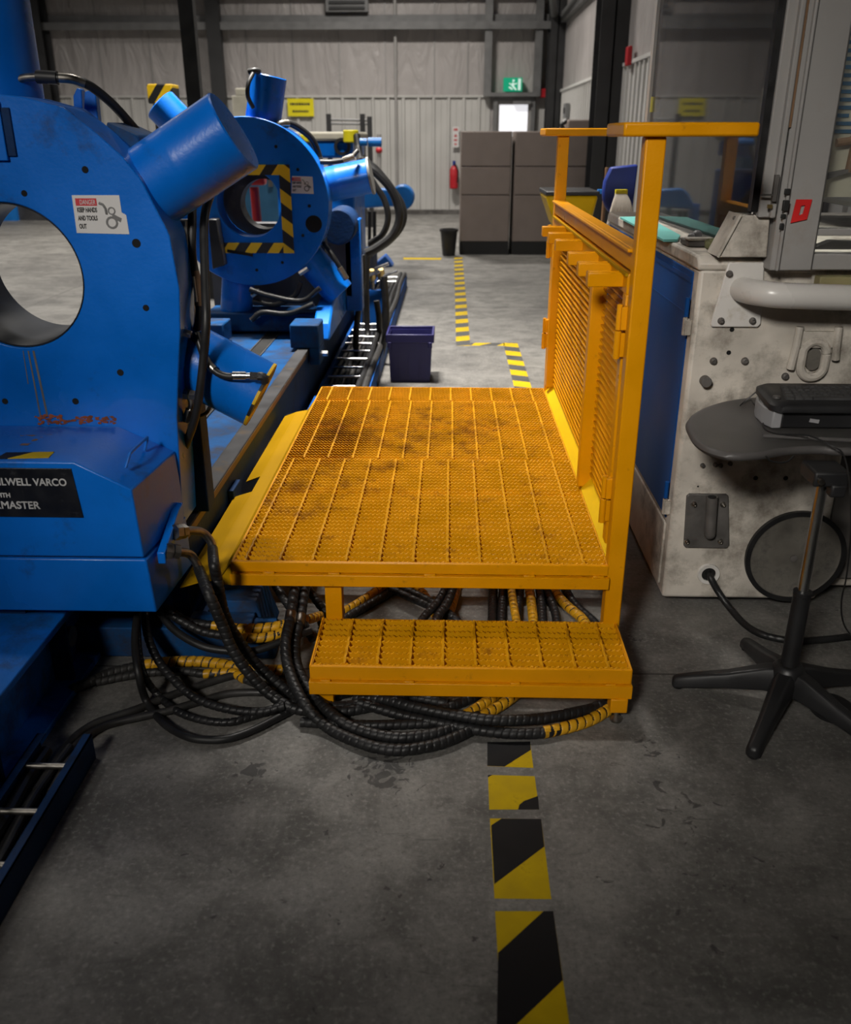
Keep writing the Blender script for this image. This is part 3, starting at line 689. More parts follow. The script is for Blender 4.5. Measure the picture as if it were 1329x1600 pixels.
# pipe rail with flange
mp = part('flange_plate', M().prism_y([(.795, .965), (.932, .965), (.940, .975), (.925, 1.155), (.82, 1.155), (.79, .972)], yf - .012, yf), 'enamel_white', wm, .003)
yf = YM - .012
for p in ((1124, 500), (1173, 500), (1137, 427)): bolt(*F(*p), .012, parent=mp)
yf = YM
c = PY(1160, 450, YM - .02)
part('pipe_rail', M().tube(spline([(c.x, YM, c.z - .005), (c.x + .004, YM - .05, c.z - .004), (c.x + .03, YM - .105, c.z - .002), (c.x + .09, YM - .13, c.z - .004), (c.x + .3, YM - .13, c.z - .010), (2.0, YM - .13, c.z - .03)], .012), .036, seg=20), 'enamel_white', wm, label='bent glossy white pipe rail')
for p in ((1143, 515), (1138, 551)): hole(*F(*p), .007)
for p in ((1114, 564), (1163, 564), (1226, 588)): bolt(*F(*p), .0135)
x, z = F(1100, 594)
part('plug', M().cyl((x, yf, z), (x, yf - .03, z), .0165), 'dark_cast', wm, .002)
x, z = F(1099, 610)
for p in ((1097, 727), (1117, 726), (1125, 727), (1140, 724)): bolt(*F(*p), .009)
for p in ((1180, 747), (1227, 747)): hole(*F(*p), .0075)
for p in ((1090, 760), (1260, 742), (1206, 700)): hole(*F(*p), .003)
# lifting lug
lx, lz = F(1268, 560)
m = M()
for a in range(0, 360, 15): pass
ring = [(lx + .036 * math.cos(R(a)), yf - .012, lz + (.018 if a < 180 else -.02) + .036 * math.sin(R(a))) for a in range(0, 360, 12)]; ring.append(ring[0])
m.tube(ring, .014, seg=10); m.box(lx - .05, lx + .052, yf - .016, yf, lz + .035, lz + .085)
lug = part('lifting_lug', m, 'machine_white', wm, .003)
for s, dz in ((-1, -.03), (1, .0)): part('lug_arm', M().tube([(lx + s * .058, yf - .016, lz + .10), (lx + s * .060, yf - .018, lz + .05), (lx + s * .066, yf - .014, lz + dz)], .012), 'machine_white', lug)
part('slot', M().prism_y([(lx + .02 * math.cos(R(a)), lz + (.014 if a < 180 else -.014) + .02 * math.sin(R(a))) for a in range(0, 360, 15)], yf - .014, yf - .001), 'disc_iron', lug)
# slotted dark plate
m = M().prism_y([(.800, .225), (.936, .225), (.944, .235), (.918, .414), (.91, .42), (.79, .42), (.782, .412), (.792, .233)], yf - .010, yf)
sp = part('socket_plate', m, 'dark_cast', wm, .003, label='dark grey plate with a vertical tube socket')
part('socket', M().cyl((.868, yf - .026, .285), (.858, yf - .030, .418), .0185).ball((.868, yf - .026, .285), .0185), 'dark_cast', sp)
part('socket_mouth', M().disc((.8578, yf - .0302, .4182), .013, n=(-.08, -.02, 1), t=.0012), 'hole_black', sp)
yf -= .010
for p in ((.808, .385), (.902, .385), (.80, .25), (.91, .252)): bolt(*p, .0105, parent=sp, mtl='fitting_steel')
bolt(.862, .34, .008, parent=sp, mtl='fitting_steel'); yf = YM
# round cover
cx, cz = F(1240, 868)
cv = part('round_cover', M().lathe([(.158, 0), (.158, .012), (.148, .014), (.14, .010), (.05, .012), (.0001, .012)], (cx, yf, cz), (0, -1, 0), seg=56), 'disc_iron', wm, label='round dark grey cover disc')
part('gasket', M().lathe([(.150, .004), (.166, .004), (.166, .018), (.150, .018)], (cx, yf, cz), (0, -1, 0), seg=56, close=True), 'rubber', cv)
part('centre_bolt', M().lathe([(.012, .01), (.012, .016), (.0001, .018)], (cx - .005, yf, cz - .005), (0, -1, 0), seg=16), 'dark_cast', cv)
# cable gland
gx, gz = F(1106, 896)
gl = part('cable_port', M().lathe([(.024, -.002), (.024, .008), (.036, .010), (.038, .0), ], (gx, yf, gz), (0, -1, 0), seg=32, close=True), 'enamel_white', wm)
part('opening', M().disc((gx, yf + .002, gz), .025, t=.003), 'hole_black', gl)
# worktop fairing
P = [PY(x, y, 2.70) for x, y in ((1122, 400), (1198, 402), (1203, 338), (1158, 335))]
br = part('guard_foot', M().prism_y([(P[0].x, 1.173), (P[1].x, 1.173), (P[2].x, P[2].z), (P[3].x, P[3].z)], 2.70, 2.78), 'machine_white', wm, .004)
part('foot_flange', M().obb(((P[0].x + P[3].x) / 2 - .004, 2.745, (1.175 + P[3].z) / 2), ((P[3].x - P[0].x) / 2, 0, (P[3].z - 1.175) / 2), (0, .055, 0), (-.003, 0, .002)), 'machine_white', br)
part('foot_bolt', M().ball((P[3].x - .012, 2.72, P[3].z - .012), .006), 'dark_cast', br)
# guard frame and panes
gd = part('door_stile', M().box(.872, .915, 2.68, 2.735, 1.285, 2.4).box(.90, .915, 2.66, 2.69, 1.285, 2.4), 'frame_grey', wm, .004)
part('gasket_strip', M().box(.852, .872, 2.69, 2.72, 1.30, 2.4), 'rubber', gd, label='black seal along the glass edge')
part('rust_line', M().box(.916, .922, 2.665, 2.668, 1.52, 2.4), 'wood', gd)
part('latch', M().box(.893, .905, 2.645, 2.66, 1.33, 1.40).box(.86, .90, 2.648, 2.656, 1.345, 1.35), 'dark_cast', gd, .001)
part('lock', M().box(.886, .898, 2.65, 2.66, 1.312, 1.322), 'brass', gd)
fp = part('corner_post', M().box(.922, 1.042, 2.67, 2.79, 1.14, 2.4).box(.935, .945, 2.655, 2.67, 1.14, 2.4), 'frame_grey', wm, .004)
m = M(); m.box(.925, .941, 2.648, 2.655, 1.348, 1.364); m.box(.925, .943, 2.645, 2.655, 1.305, 1.334); m.box(.925, .939, 2.648, 2.655, 1.285, 1.297); m.box(.926, .938, 2.648, 2.655, 1.255, 1.272)
part('switch', m, 'ink', fp, .002)
part('header', M().box(.86, .93, 2.72, 4.30, 2.3, 2.4), 'frame_grey', wm)
part('far_post', M().box(.845, .885, 4.24, 4.29, 1.17, 2.4), 'frame_grey', wm)
gp = part('glass_guard', M().box(.858, .864, 2.72, 4.24, 1.175, 2.3), 'clear_guard', wm, label='tall clear side guard pane')
rg = part('rear_guard', M().box(.90, 1.95, 4.215, 4.221, 1.175, 2.3), 'clear_guard', wm, label='clear rear pane carrying a yellow label')
q0, q1 = PY(1018, 151, 4.2), PY(1106, 175, 4.2)
lb = part('warning_label', M().box(q0.x, q1.x, 4.21, 4.215, q1.z, q0.z), 'label_yellow', rg)
m = M(); random.seed(3)
for f_ in (.58, .2):
    x = q0.x + .015
    while x < q1.x - .02: w = random.uniform(.012, .03); m.box(x, min(x + w, q1.x - .012), 4.2085, 4.2102, q1.z + (q0.z - q1.z) * f_, q1.z + (q0.z - q1.z) * (f_ + .22)); x += w + .007
part('print', m, 'ink', lb)
wd = part('window_frame', M().box(1.042, 2.0, 2.69, 2.73, 1.14, 1.185).box(1.042, 2.0, 2.69, 2.73, 1.235, 1.255).box(1.042, 2.0, 2.69, 2.73, 2.3, 2.4).box(1.042, 1.052, 2.69, 2.73, 1.14, 2.4), 'frame_grey', wm, .003)
part('window_pane', M().box(1.05, 2.0, 2.705, 2.711, 1.18, 2.3), 'window_glass', wd)
part('dirty_strip', M().box(1.065, 2.0, 2.655, 2.70, 1.095, 1.125), 'sign_yellow_old', wm, .003)
# things inside the cabin seen through the panes
part('cabin_board', M().box(1.10, 1.55, 2.86, 2.88, 1.33, 1.86), 'cream', wm, label='pale instruction board behind the window')  # pale board lit by the added cabin fill
m = M(); random.seed(11)
for k in range(15):
    z = 1.80 - k * .021; m.box(1.115, 1.115 + random.uniform(.03, .075), 2.855, 2.86, z, z + .010)
part('board_print', m, 'teal_blue', wm)
part('fixture_arm', M().tube([(1.12, 2.84, 1.48), (1.16, 2.84, 1.485), (1.19, 2.84, 1.51), (1.4, 2.84, 1.52)], .012).tube([(1.175, 2.84, 1.49), (1.17, 2.84, 1.40)], .012), 'wood', wm)
part('fixture_shoe', M().prism_y([(1.09, 1.375), (1.17, 1.40), (1.17, 1.41), (1.09, 1.395)], 2.83, 2.85), 'dark_cast', wm)
part('spindle_housing', M().box(1.5, 1.95, 3.1, 4.2, 1.25, 2.1), 'steel_grey', wm, .02)
part('inner_beam', M().box(.90, 1.9, 3.95, 4.2, 1.98, 2.2), 'interior_dark', wm, .01)
part('inner_tray', M().prism_y([(1.08, 1.185), (1.30, 1.185), (1.30, 1.205), (1.14, 1.21)], 2.80, 2.84), 'dark_cast', wm)
# red tag
t = thing('lockout_tag', 'square red tag with a hole stuck on the grey guard post', 'tag', (.995, 2.65, 1.30))
m = M()
o_ = [(.960, 1.272), (1.004, 1.282), (1.010, 1.335), (.966, 1.335)]; i_ = [(.979, 1.292), (.990, 1.296), (.993, 1.320), (.982, 1.318)]
vs = [(x, 2.664, z) for x, z in o_ + i_] + [(x, 2.667, z) for x, z in o_ + i_]
m.add(vs, [(i, (i + 1) % 4, 4 + (i + 1) % 4, 4 + i) for i in range(4)] + [(8 + (i + 1) % 4, 8 + i, 12 + i, 12 + (i + 1) % 4) for i in range(4)] + [((i + 1) % 4, i, 8 + i, 8 + (i + 1) % 4) for i in range(4)] + [(4 + i, 4 + (i + 1) % 4, 12 + (i + 1) % 4, 12 + i) for i in range(4)])
part('tag_plate', m, 'red_tag', t)
# loose things on the worktop
def on_top(pl, z0, z1):
    P = [PZ(x, y, z0) for x, y in pl]; a = sum(P[i].x * P[(i + 1) % len(P)].y - P[(i + 1) % len(P)].x * P[i].y for i in range(len(P)))
    if a < 0: P = P[::-1]
    return M().prism_z([(p.x, p.y) for p in P], z0, z1)
solo('paper_pad', on_top([(968, 342), (1008, 341), (1062, 371), (1058, 378), (1036, 378)], 1.1735, 1.182), 'cyan_paper', 'pale cyan pad lying on the white machine worktop', 'pad', bevel=.001)
p = PZ(1088, 383, 1.174)
t = thing('parts_tray', 'small dark tray with metal bits beside the cyan pad', 'tray', (p.x, p.y, 1.173))
part('tray', M().box(p.x - .04, p.x + .04, p.y - .05, p.y + .06, 1.1735, 1.192), 'dark_cast', t, .004)
part('lid', M().box(p.x - .042, p.x + .042, p.y - .052, p.y + .0, 1.1925, 1.20), 'machine_white', t, .003)
part('part_pile', M().ball((p.x + .005, p.y + .03, 1.20), .018).ball((p.x - .015, p.y + .02, 1.198), .012), 'silver_plastic', t)
p = PZ(1118, 388, 1.18)
m = M()
random.seed(5)
for k in range(9): m.ball((p.x + random.uniform(-.025, .02), p.y + random.uniform(-.02, .05), 1.186 + random.uniform(0, .012)), random.uniform(.010, .013), seg=8)
solo('rag', m, 'rag', 'crumpled olive rag on the worktop by the guard foot', 'rag')

# ================================================================== KEYBOARD STAND
sx, sy = .965, 2.17
st = thing('keyboard_stand', 'black five-star keyboard stand with chrome post before the white machine', 'stand', (sx, sy, 0))
hz = .085
for a in (165, 237, 309, 21, 93):
    c_, s_ = math.cos(R(a)), math.sin(R(a)); m = M(); secs = []
    for (r, w, z0, z1) in ((.0, .034, .045, .125), (.06, .030, .048, .115), (.16, .024, .032, .078), (.26, .020, .012, .050), (.298, .019, .004, .038), (.308, .012, .006, .030)):
        X, Y = sx + c_ * r, sy + s_ * r
        secs.append([(X + s_ * w * k, Y - c_ * w * k, z) for k, z in ((-1, z0), (1, z0), (1.0, z0 + (z1 - z0) * .6), (.6, z1), (-.6, z1), (-1.0, z0 + (z1 - z0) * .6))])
    vs = [v for s_2 in secs for v in s_2]; n = 6
    fs = [(k * n + i, k * n + (i + 1) % n, (k + 1) * n + (i + 1) % n, (k + 1) * n + i) for k in range(len(secs) - 1) for i in range(n)] + [tuple(reversed(range(n))), tuple(range((len(secs) - 1) * n, len(secs) * n))]
    lg = part('leg', M().add(vs, fs), 'black_plastic', st, .005, smooth=50)
    part('foot_pad', M().cyl((sx + c_ * .29, sy + s_ * .29, 0), (sx + c_ * .29, sy + s_ * .29, .01), .014), 'rubber', lg)
part('hub', M().lathe([(.046, .05), (.050, .07), (.046, .115), (.036, .13), (.030, .133)], (sx, sy, 0)), 'black_plastic', st)
part('lower_column', M().lathe([(.027, .12), (.0245, .13), (.0235, .35), (.025, .352), (.025, .362), (.016, .364)], (sx, sy, 0)), 'black_plastic', st)
part('chrome_post', M().cyl((sx, sy, .36), (sx, sy, .70), .0145), 'chrome', st)
ZT = .745
part('tilt_bracket', M().box(sx - .045, sx + .045, sy - .05, sy + .05, .682, .722).box(sx - .0, sx + .04, sy - .055, sy - .02, .655, .69), 'black_plastic', st, .006)
part('tilt_screw', M().cyl((sx - .03, sy - .062, .70), (sx - .03, sy - .05, .70), .008), 'fitting_steel', st)
top = [(1071, 662), (1076, 682), (1090, 698), (1112, 709), (1145, 715), (1185, 713), (1230, 706), (1280, 704), (1329, 707)]
back = [(1195, 622), (1160, 624), (1122, 631), (1090, 643)]
P = [PZ(x, y, ZT) for x, y in top]; Pb = [PZ(x, y, ZT + .004) for x, y in back]
xr = max(p.x for p in P)
poly = [(p.x, p.y) for p in P] + [(xr + .18, P[-1].y + .02), (xr + .30, P[-1].y + .16), (xr + .30, P[-1].y + .36), (xr + .16, Pb[0].y), (xr - .05, Pb[0].y + .01)] + [(p.x, p.y) for p in Pb]
def scale_poly(pl, k): cx_ = sum(p[0] for p in pl) / len(pl); cy_ = sum(p[1] for p in pl) / len(pl); return [(cx_ + (x - cx_) * k, cy_ + (y - cy_) * k) for x, y in pl]
def dense(pl): 
    P_ = [Vector((x, y, 0)) for x, y in pl]; n_ = len(P_); out = []
    for i in range(n_):
        a, b, c, d = P_[i - 1], P_[i], P_[(i + 1) % n_], P_[(i + 2) % n_]; k_ = max(2, int((c - b).length / .01))
        for j in range(k_):
            t = j / k_; v = .5 * ((2 * b) + (c - a) * t + (2 * a - 5 * b + 4 * c - d) * t * t + (3 * b - a - 3 * c + d) * t ** 3); out.append((v.x, v.y))
    return out
dp = dense(poly)
tt = M(); n = len(dp)
rings = [(scale_poly(dp, .94), ZT - .014), (scale_poly(dp, .985), ZT - .010), (scale_poly(dp, 1.0), ZT - .001), (scale_poly(dp, .985), ZT + .008), (scale_poly(dp, .95), ZT + .010), (scale_poly(dp, .92), ZT + .006)]
vs = [(x, y, z) for pl, z in rings for x, y in pl]
tt.add(vs, [tuple(reversed(range(n))), tuple(range(5 * n, 6 * n))] + [(k * n + i, k * n + (i + 1) % n, (k + 1) * n + (i + 1) % n, (k + 1) * n + i) for k in range(5) for i in range(n)])
part('table_top', tt, 'grey_plastic', st, smooth=60)
a, b = PZ(1191, 681, ZT + .014), PZ(1400, 692, ZT + .014)
part('stop_rail', M().tube([a, b], .0055), 'grey_plastic', st)
# scanner-like box under keyboard
zb = ZT + .0095
p0, p1 = PZ(1197, 668, zb), PZ(1330, 676, zb)
bx = thing('docking_box', 'black box with silver end under the keyboard on the grey stand top', 'box', (p0.x + .2, p0.y + .08, zb))
m = M().box(p0.x + .035, p0.x + .42, p0.y - .005, p0.y + .15, zb, zb + .046)
part('body', m, 'black_plastic', bx, .005)
part('end_cap', M().prism_z([(p0.x + .036, p0.y - .010), (p0.x + .036, p0.y + .15), (p0.x + .012, p0.y + .15), (p0.x - .002, p0.y + .10), (p0.x - .003, p0.y + .03), (p0.x + .010, p0.y - .010)], zb, zb + .050), 'silver_plastic', bx, .004)
part('sticker', M().obb((p0.x + .125, p0.y - .0065, zb + .022), (.013, 0, -.002), (0, .001, 0), (.001, 0, .005)), 'silver_plastic', bx)
kb = thing('keyboard', 'black computer keyboard lying on the docking box', 'keyboard', (p0.x + .23, p0.y + .06, zb + .052))
kx0, ky0, kz0 = p0.x - .004, p0.y - .03, zb + .056
tilt = .10
def KZ(y): return kz0 + (y - ky0) * tilt
def kpoly(e, w=.50, d=.175):
    x0, x1, y0, y1 = kx0 + e, kx0 + w - e, ky0 + e, ky0 + d - e; r = .035; q = []
    for (cx_, cy_, a0) in ((x1 - r, y0 + r, -90), (x1 - r, y1 - r, 0), (x0 + r, y1 - r, 90), (x0 + r, y0 + r, 180)):
        q += [(cx_ + r * math.cos(R(a0 + k * 15)), cy_ + r * math.sin(R(a0 + k * 15))) for k in range(7)]
    return q
n = 28; rg = [(.012, -.012), (.0, -.004), (.0, .010), (.010, .018)]
vs = [(x, y, KZ(y) + dz) for e, dz in rg for x, y in kpoly(e)]
m = M().add(vs, [tuple(reversed(range(n))), tuple(range(3 * n, 4 * n))] + [(k * n + i, k * n + (i + 1) % n, (k + 1) * n + (i + 1) % n, (k + 1) * n + i) for k in range(3) for i in range(n)])
part('case', m, 'black_plastic', kb, smooth=50)
for r_ in range(5):
    x = kx0 + .048 + .004 * r_; y = ky0 + .036 + r_ * .0215
    for c_ in range(11):
        w = .0165 if (c_ > 0 or r_ == 4) else .027 - .003 * r_
        if r_ == 0: w = (.022, .022, .022, .11, .022, .022, .022, .022)[c_] if c_ < 8 else 0
        if w:
            part('key', M().hull8([(x, y, KZ(y) + .017), (x + w, y, KZ(y) + .017), (x + w, y + .0185, KZ(y + .018) + .017), (x, y + .0185, KZ(y + .018) + .017)],
                                  [(x + .002, y + .002, KZ(y) + .024), (x + w - .002, y + .002, KZ(y) + .024), (x + w - .002, y + .016, KZ(y + .016) + .024), (x + .002, y + .016, KZ(y + .016) + .024)]), 'key_plastic', kb, smooth=0)
        x += w + .0028
part('knob', M().lathe([(.011, .018), (.010, .024), (.0001, .024)], (kx0 + .026, ky0 + .05, KZ(ky0 + .05)), seg=18), 'grey_plastic', kb)
solo('cable', M().tube(spline([(kx0 + .02, ky0 + .17, KZ(ky0 + .17)), (p0.x - .03, p0.y + .15, zb + .02), PZ(1172, 625, zb + .004), PZ(1178, 632, zb + .004), PZ(1192, 645, zb + .004), PZ(1193, 668, zb + .005), PZ(1215, 678, zb + .010), PZ(1260, 680, zb + .024), PZ(1300, 697, zb + .014), PZ(1318, 712, zb - .005), PY(1327, 760, 2.02), PY(1329, 830, 2.02), PY(1322, 900, 2.05), PY(1314, 940, 2.1), PY(1318, 975, 2.2), PZ(1335, 1000, .004)], .008), .0022, seg=8), 'rubber', 'thin black keyboard cable hanging over the stand edge', 'cable')
solo('cable', M().tube(spline([PY(1196, 712, 2.06), PY(1202, 719, 2.06), PY(1216, 723, 2.07), PY(1230, 721, 2.08), PY(1240, 712, 2.09)], .006), .002, seg=8), 'rubber', 'short black cable loop hanging under the stand top', 'cable')
t = thing('foot_switch', 'flat black oval foot switch on the floor behind the front stand leg', 'switch', (PZ(1300, 1115, 0).x, PZ(1300, 1115, 0).y, 0))
q = [PZ(1264 + 34 + 36 * math.cos(R(a)), 1112 + 20 * math.sin(R(a)) + 9 * math.cos(R(a)), 0) for a in range(0, 360, 15)]
part('pedal', M().prism_z([(p.x, p.y) for p in reversed(q)], 0.001, .022), 'black_plastic', t, .006)
# braided cable from the machine port
pts = [(gx + .006, YM + .03, gz), (gx + .002, YM - .02, gz - .004)] + [PY(1122, 925, 2.70), PY(1140, 950, 2.66), PZ(1165, 977, .016), PZ(1195, 993, .013), PZ(1240, 1001, .013), PZ(1290, 999, .013), PZ(1345, 992, .013)]
solo('power_cable', M().tube(spline(pts, .003), .0115, seg=12, rf=lambda s, a: .0115 + .0007 * math.sin(s * 900 + 3 * a)), 'rubber', 'braided black cable from the round port of the white machine', 'cable')

# ================================================================== BLUE MACHINE BED
bed = thing('machine_bed', 'long blue steel machine bed with grey rail along the left', 'machine bed', (-1.19, 2.4, 0))
XR_ = -.800
part('bed_top', M().box(-1.52, -.862, 2.45, 10.2, .10, .368), 'blue_paint_worn', bed)
part('rail', M().box(-.862, XR_, 2.45, 10.2, .345, .382).box(-.872, -.862, 2.45, 10.2, .34, .374), 'rail_steel', bed, .003, label='worn bare grey steel rail')
part('rail', M().box(-1.58, -1.52, 2.45, 10.2, .345, .382), 'rail_steel', bed, .003)
part('side_beam', M().box(-.862, -.808, 2.45, 10.2, .03, .345).box(-.808, -.79, 2.45, 10.2, .02, .045), 'navy_paint', bed)
part('rail_stain', M().box(XR_ - .001, XR_ + .0008, 2.47, 4.9, .352, .376), 'wood', bed)
part('side_beam', M().box(-1.58, -1.52, 2.45, 10.2, .03, .345), 'navy_paint', bed)
part('slot', M().box(-1.125, -1.06, 2.45, 10.2, .369, .3705), 'hole_black', bed)
for x in (-1.135, -1.055): part('slot_edge', M().box(x, x + .008, 2.45, 10.2, .367, .374), 'rail_steel', bed)
part('cross_beam', M().box(-1.6, -.53, 2.36, 2.44, .002, .105).box(-.80, -.60, 2.37, 2.45, .105, .118), 'blue_paint_worn', bed, .004)
part('gusset', M().hull8([(-.75, 2.44, .02), (-.56, 2.44, .02), (-.56, 2.62, .02), (-.75, 2.62, .02)], [(-.75, 2.46, .15), (-.60, 2.46, .15), (-.60, 2.62, .15), (-.75, 2.62, .15)]), 'blue_paint_worn', bed, .004)
part('outrigger', M().box(-.80, -.47, 2.90, 3.0, .02, .24), 'dark_cast', bed, .004)
m = M(); m.box(-1.9, -1.085, -1.0, 2.45, .222, .242); m.box(-1.9, -1.15, -1.0, 2.45, .02, .222); m.box(-1.9, -1.075, -1.0, 2.36, .0, .02)
part('near_beam', m, 'blue_bed', bed, .003, label='blue beam running towards the camera')
for y in (.4, 1.1, 1.75, 2.2): part('web_stiffener', M().box(-1.15, -1.095, y, y + .012, .02, .222), 'navy_paint', bed)
m = M(); m.cyl((-1.15, 2.25, .14), (-1.10, 2.25, .14), .03)
part('bolt', m, 'dark_cast', bed)
for y, zz in ((3.05, .25), (3.12, .27)): pass
part('side_bracket', M().box(-.806, -.785, 3.02, 3.14, .20, .30), 'navy_paint', bed, .003)

# ================================================================== NEAR CLAMP HEAD
CX, CZ, YH = -1.187, 1.145, 2.45
h1 = thing('clamp_head', 'nearest blue clamp head with a big round pipe hole, black nameplate and thick hoses', 'machine head', (CX, 2.53, .385))
right = [(-.80, .39), (-.781, .756), (-.765, .871), (-.745, 1.0), (-.735, 1.113), (-.747, 1.26), (-.766, 1.302), (-.805, 1.394), (-.848, 1.451), (-.908, 1.507), (-.982, 1.565), (-1.084, 1.590), (-1.187, 1.600)]
outl = right + [(2 * CX - x, z) for x, z in reversed(right[:-1])]
def ray_poly(poly, c):
    def f(a):
        d = (math.cos(a), math.sin(a)); best = 9
        for (x0, z0), (x1, z1) in zip(poly, poly[1:] + poly[:1]):
            ex, ez = x1 - x0, z1 - z0; den = d[0] * ez - d[1] * ex
            if abs(den) < 1e-9: continue
            t = ((x0 - c[0]) * ez - (z0 - c[1]) * ex) / den; u = ((x0 - c[0]) * d[1] - (z0 - c[1]) * d[0]) / den
            if t > 0 and -1e-6 <= u <= 1 + 1e-6: best = min(best, t)
        return best
    return f
part('housing', M().plate_hole(ray_poly(outl, (CX, CZ)), (CX, CZ), .193, YH, YH + .15, n=180), 'blue_paint', h1, .003)
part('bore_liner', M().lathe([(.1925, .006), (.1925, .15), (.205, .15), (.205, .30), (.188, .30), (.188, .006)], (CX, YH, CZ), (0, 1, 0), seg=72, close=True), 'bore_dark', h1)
# drilled holes
for (x, y, r) in ((38, 302, .011), (133, 265, .012), (213, 380, .026 * .62), (228, 481, .012), (188, 582, .013), (8, 627, .012), (118, 627, .013)):
    p = PY(x, y, YH); part('bolt_hole', M().disc((p.x, YH + .001, p.z), r * .72, t=.0022), 'hole_black', h1)
p = PY(14, 205, YH)
part('guide_slot', M().box(p.x - .01, p.x + .012, YH - .006, YH + .001, p.z - .06, p.z + .055), 'navy_paint', h1, .002)
part('guide_bar', M().box(p.x - .05, p.x - .01, YH - .012, YH + .001, p.z - .07, p.z + .07), 'blue_paint', h1, .002)
# scratches and rust scrapes
m = M()
for (x0, y0, x1, y1, w) in ((44, 548, 64, 655, .0022), (52, 548, 74, 650, .0030), (36, 548, 44, 600, .0012)):
    a, b = PY(x0, y0, YH - .0008), PY(x1, y1, YH - .0008); m.add([a - Vector((w, 0, 0)), a + Vector((w, 0, 0)), b + Vector((w, 0, 0)), b - Vector((w, 0, 0))], [(0, 1, 2, 3)])
part('oil_streak', m, 'dark_cast', h1, smooth=0)
random.seed(4); m = M()
for k in range(150):
    x = random.choice((random.uniform(55, 122), random.uniform(60, 100), random.uniform(125, 143), random.uniform(150, 182))); y = 657 + random.uniform(-9, 6) * (1 if x < 100 else .7); p = PY(x, y, YH - .0006); r = random.uniform(.0015, .0065)
    n = 7; q = [p + Vector((r * random.uniform(.6, 1.6) * math.cos(6.283 * i / n), -.00002 * k, r * random.uniform(.4, .8) * math.sin(6.283 * i / n))) for i in range(n)]
    m.add(q, [tuple(range(n))])
part('rust_scrape', m, 'rust_orange', h1, smooth=0, label='orange rust scrapes')
# sticker
def sticker(parent, Y, quad, small=False):
    q = [PY(x, y, Y - .001) for x, y in quad]
    bl, tr = q[-1], q[1]
    s = part('warning_sticker', M().prism_y([(p.x, p.z) for p in reversed(q)], Y - .0012, Y), 'sign_white', parent, smooth=0)
    x0, x1 = min(p.x for p in q), max(p.x for p in q); z0, z1 = min(p.z for p in q), max(p.z for p in q); w, h = x1 - x0, z1 - z0; y = Y - .0014
    part('header', M().box(x0 + w * .06, x0 + w * .46, y - .0003, y, z1 - h * .27, z1 - h * .08), 'sign_red', s)
    text_part('header_text', 'DANGER', h * .17, (x0 + w * .14, y - .0008, z1 - h * .235), s, 'sign_white', sx=.62)
    for k, tx in enumerate(('KEEP HANDS', 'AND TOOLS', 'OUT')): text_part('text', tx, h * .165, (x0 + w * .07, y, z1 - h * (.43 + .21 * k)), s, 'ink', sx=.56, bold=.0006)
    m = M(); m.tube([(x0 + w * a, y, z0 + h * b) for a, b in ((.50, .80), (.57, .76), (.61, .66), (.62, .52))], h * .035, seg=8)
    for a, b, r in ((.72, .60, .07), (.70, .30, .11)):
        m.lathe([(h * r, 0), (h * r * 1.5, 0), (h * r * 1.5, .0008), (h * r, .0008)], (x0 + w * a, y, z0 + h * b), (0, -1, 0), seg=14, close=True)
    m.obb((x0 + w * .80, y, z0 + h * .42), (w * .08, 0, -h * .06), (0, .0006, 0), (h * .02, 0, h * .05))
    part('pictogram', m, 'girt_grey', s)
sticker(h1, YH, [(112, 305), (186, 305), (190, 332), (197, 336), (202, 366), (120, 364)])
# nose box
lo = [(-1.62, .28), (-.803, .28), (-.814, .443), (-1.62, .443)]; lo2 = [(-1.62, .28), (-.785, .28), (-.787, .443), (-1.62, .443)]
up = [(-1.62, .449), (-.818, .449), (-.827, .646), (-.968, .721), (-1.62, .721)]; up2 = [(-1.62, .449), (-.79, .449), (-.796, .649), (-.955, .724), (-1.62, .724)]
part('nose_base', M().prism_y(lo, 2.15, YH, lo2), 'blue_paint', h1, .005)
nc = part('nose_cover', M().prism_y(up, 2.15, YH, up2), 'blue_paint', h1, .004)
part('nose_core', M().box(-1.6, -.83, 2.16, YH, .43, .46), 'navy_paint', h1)
part('nose_foot', M().box(-1.5, -1.2, 2.2, YH, .242, .285), 'navy_paint', h1)
a = [PY(196, 731, 2.22), PY(203, 708, 2.24), PY(230, 683, 2.38), PY(226, 704, 2.37)]
part('lift_handle', M().tube(spline([a[0], a[0] * .15 + a[1] * .85, a[1] * .9 + a[2] * .1, a[1] * .1 + a[2] * .9, a[2] * .85 + a[3] * .15, a[3]], .006), .0045, seg=10), 'blue_paint', nc)
def flat(pl, z, mtl, nm):
    P = [PZ(x, y, z) for x, y in pl]; A = sum(P[i].x * P[(i + 1) % len(P)].y - P[(i + 1) % len(P)].x * P[i].y for i in range(len(P)))
    if A < 0: P = P[::-1]
    return part(nm, M().prism_z([(p.x, p.y) for p in P], z - .0008, z + .0006), mtl, nc, smooth=0)
flat([(12, 716.5), (76, 715), (85, 706), (52, 706.5)], .7225, 'tape_yellow', 'hazard_tape'); flat([(-8, 717), (12, 716.5), (52, 706.5), (10, 707)], .7225, 'tape_black', 'hazard_tape')
random.seed(9); m = M()
for k in range(22):
    p = PZ(random.gauss(45, 14), random.gauss(678, 5), .7228); r = random.uniform(.004, .014); n = 7
    m.add([p + Vector((r * random.uniform(.5, 1.6) * math.cos(6.283 * i / n), r * random.uniform(.5, 1.2) * math.sin(6.283 * i / n), k * .00002)) for i in range(n)], [tuple(range(n))])
part('scrape', m, 'wood', nc, smooth=0)
npx = PY(121, 770, 2.149).x
npl = part('nameplate', M().prism_y([(-1.60, .566), (npx + .006, .566), (npx - .006, .704), (-1.60, .704)], 2.1465, 2.151), 'plate_black', nc, .001)
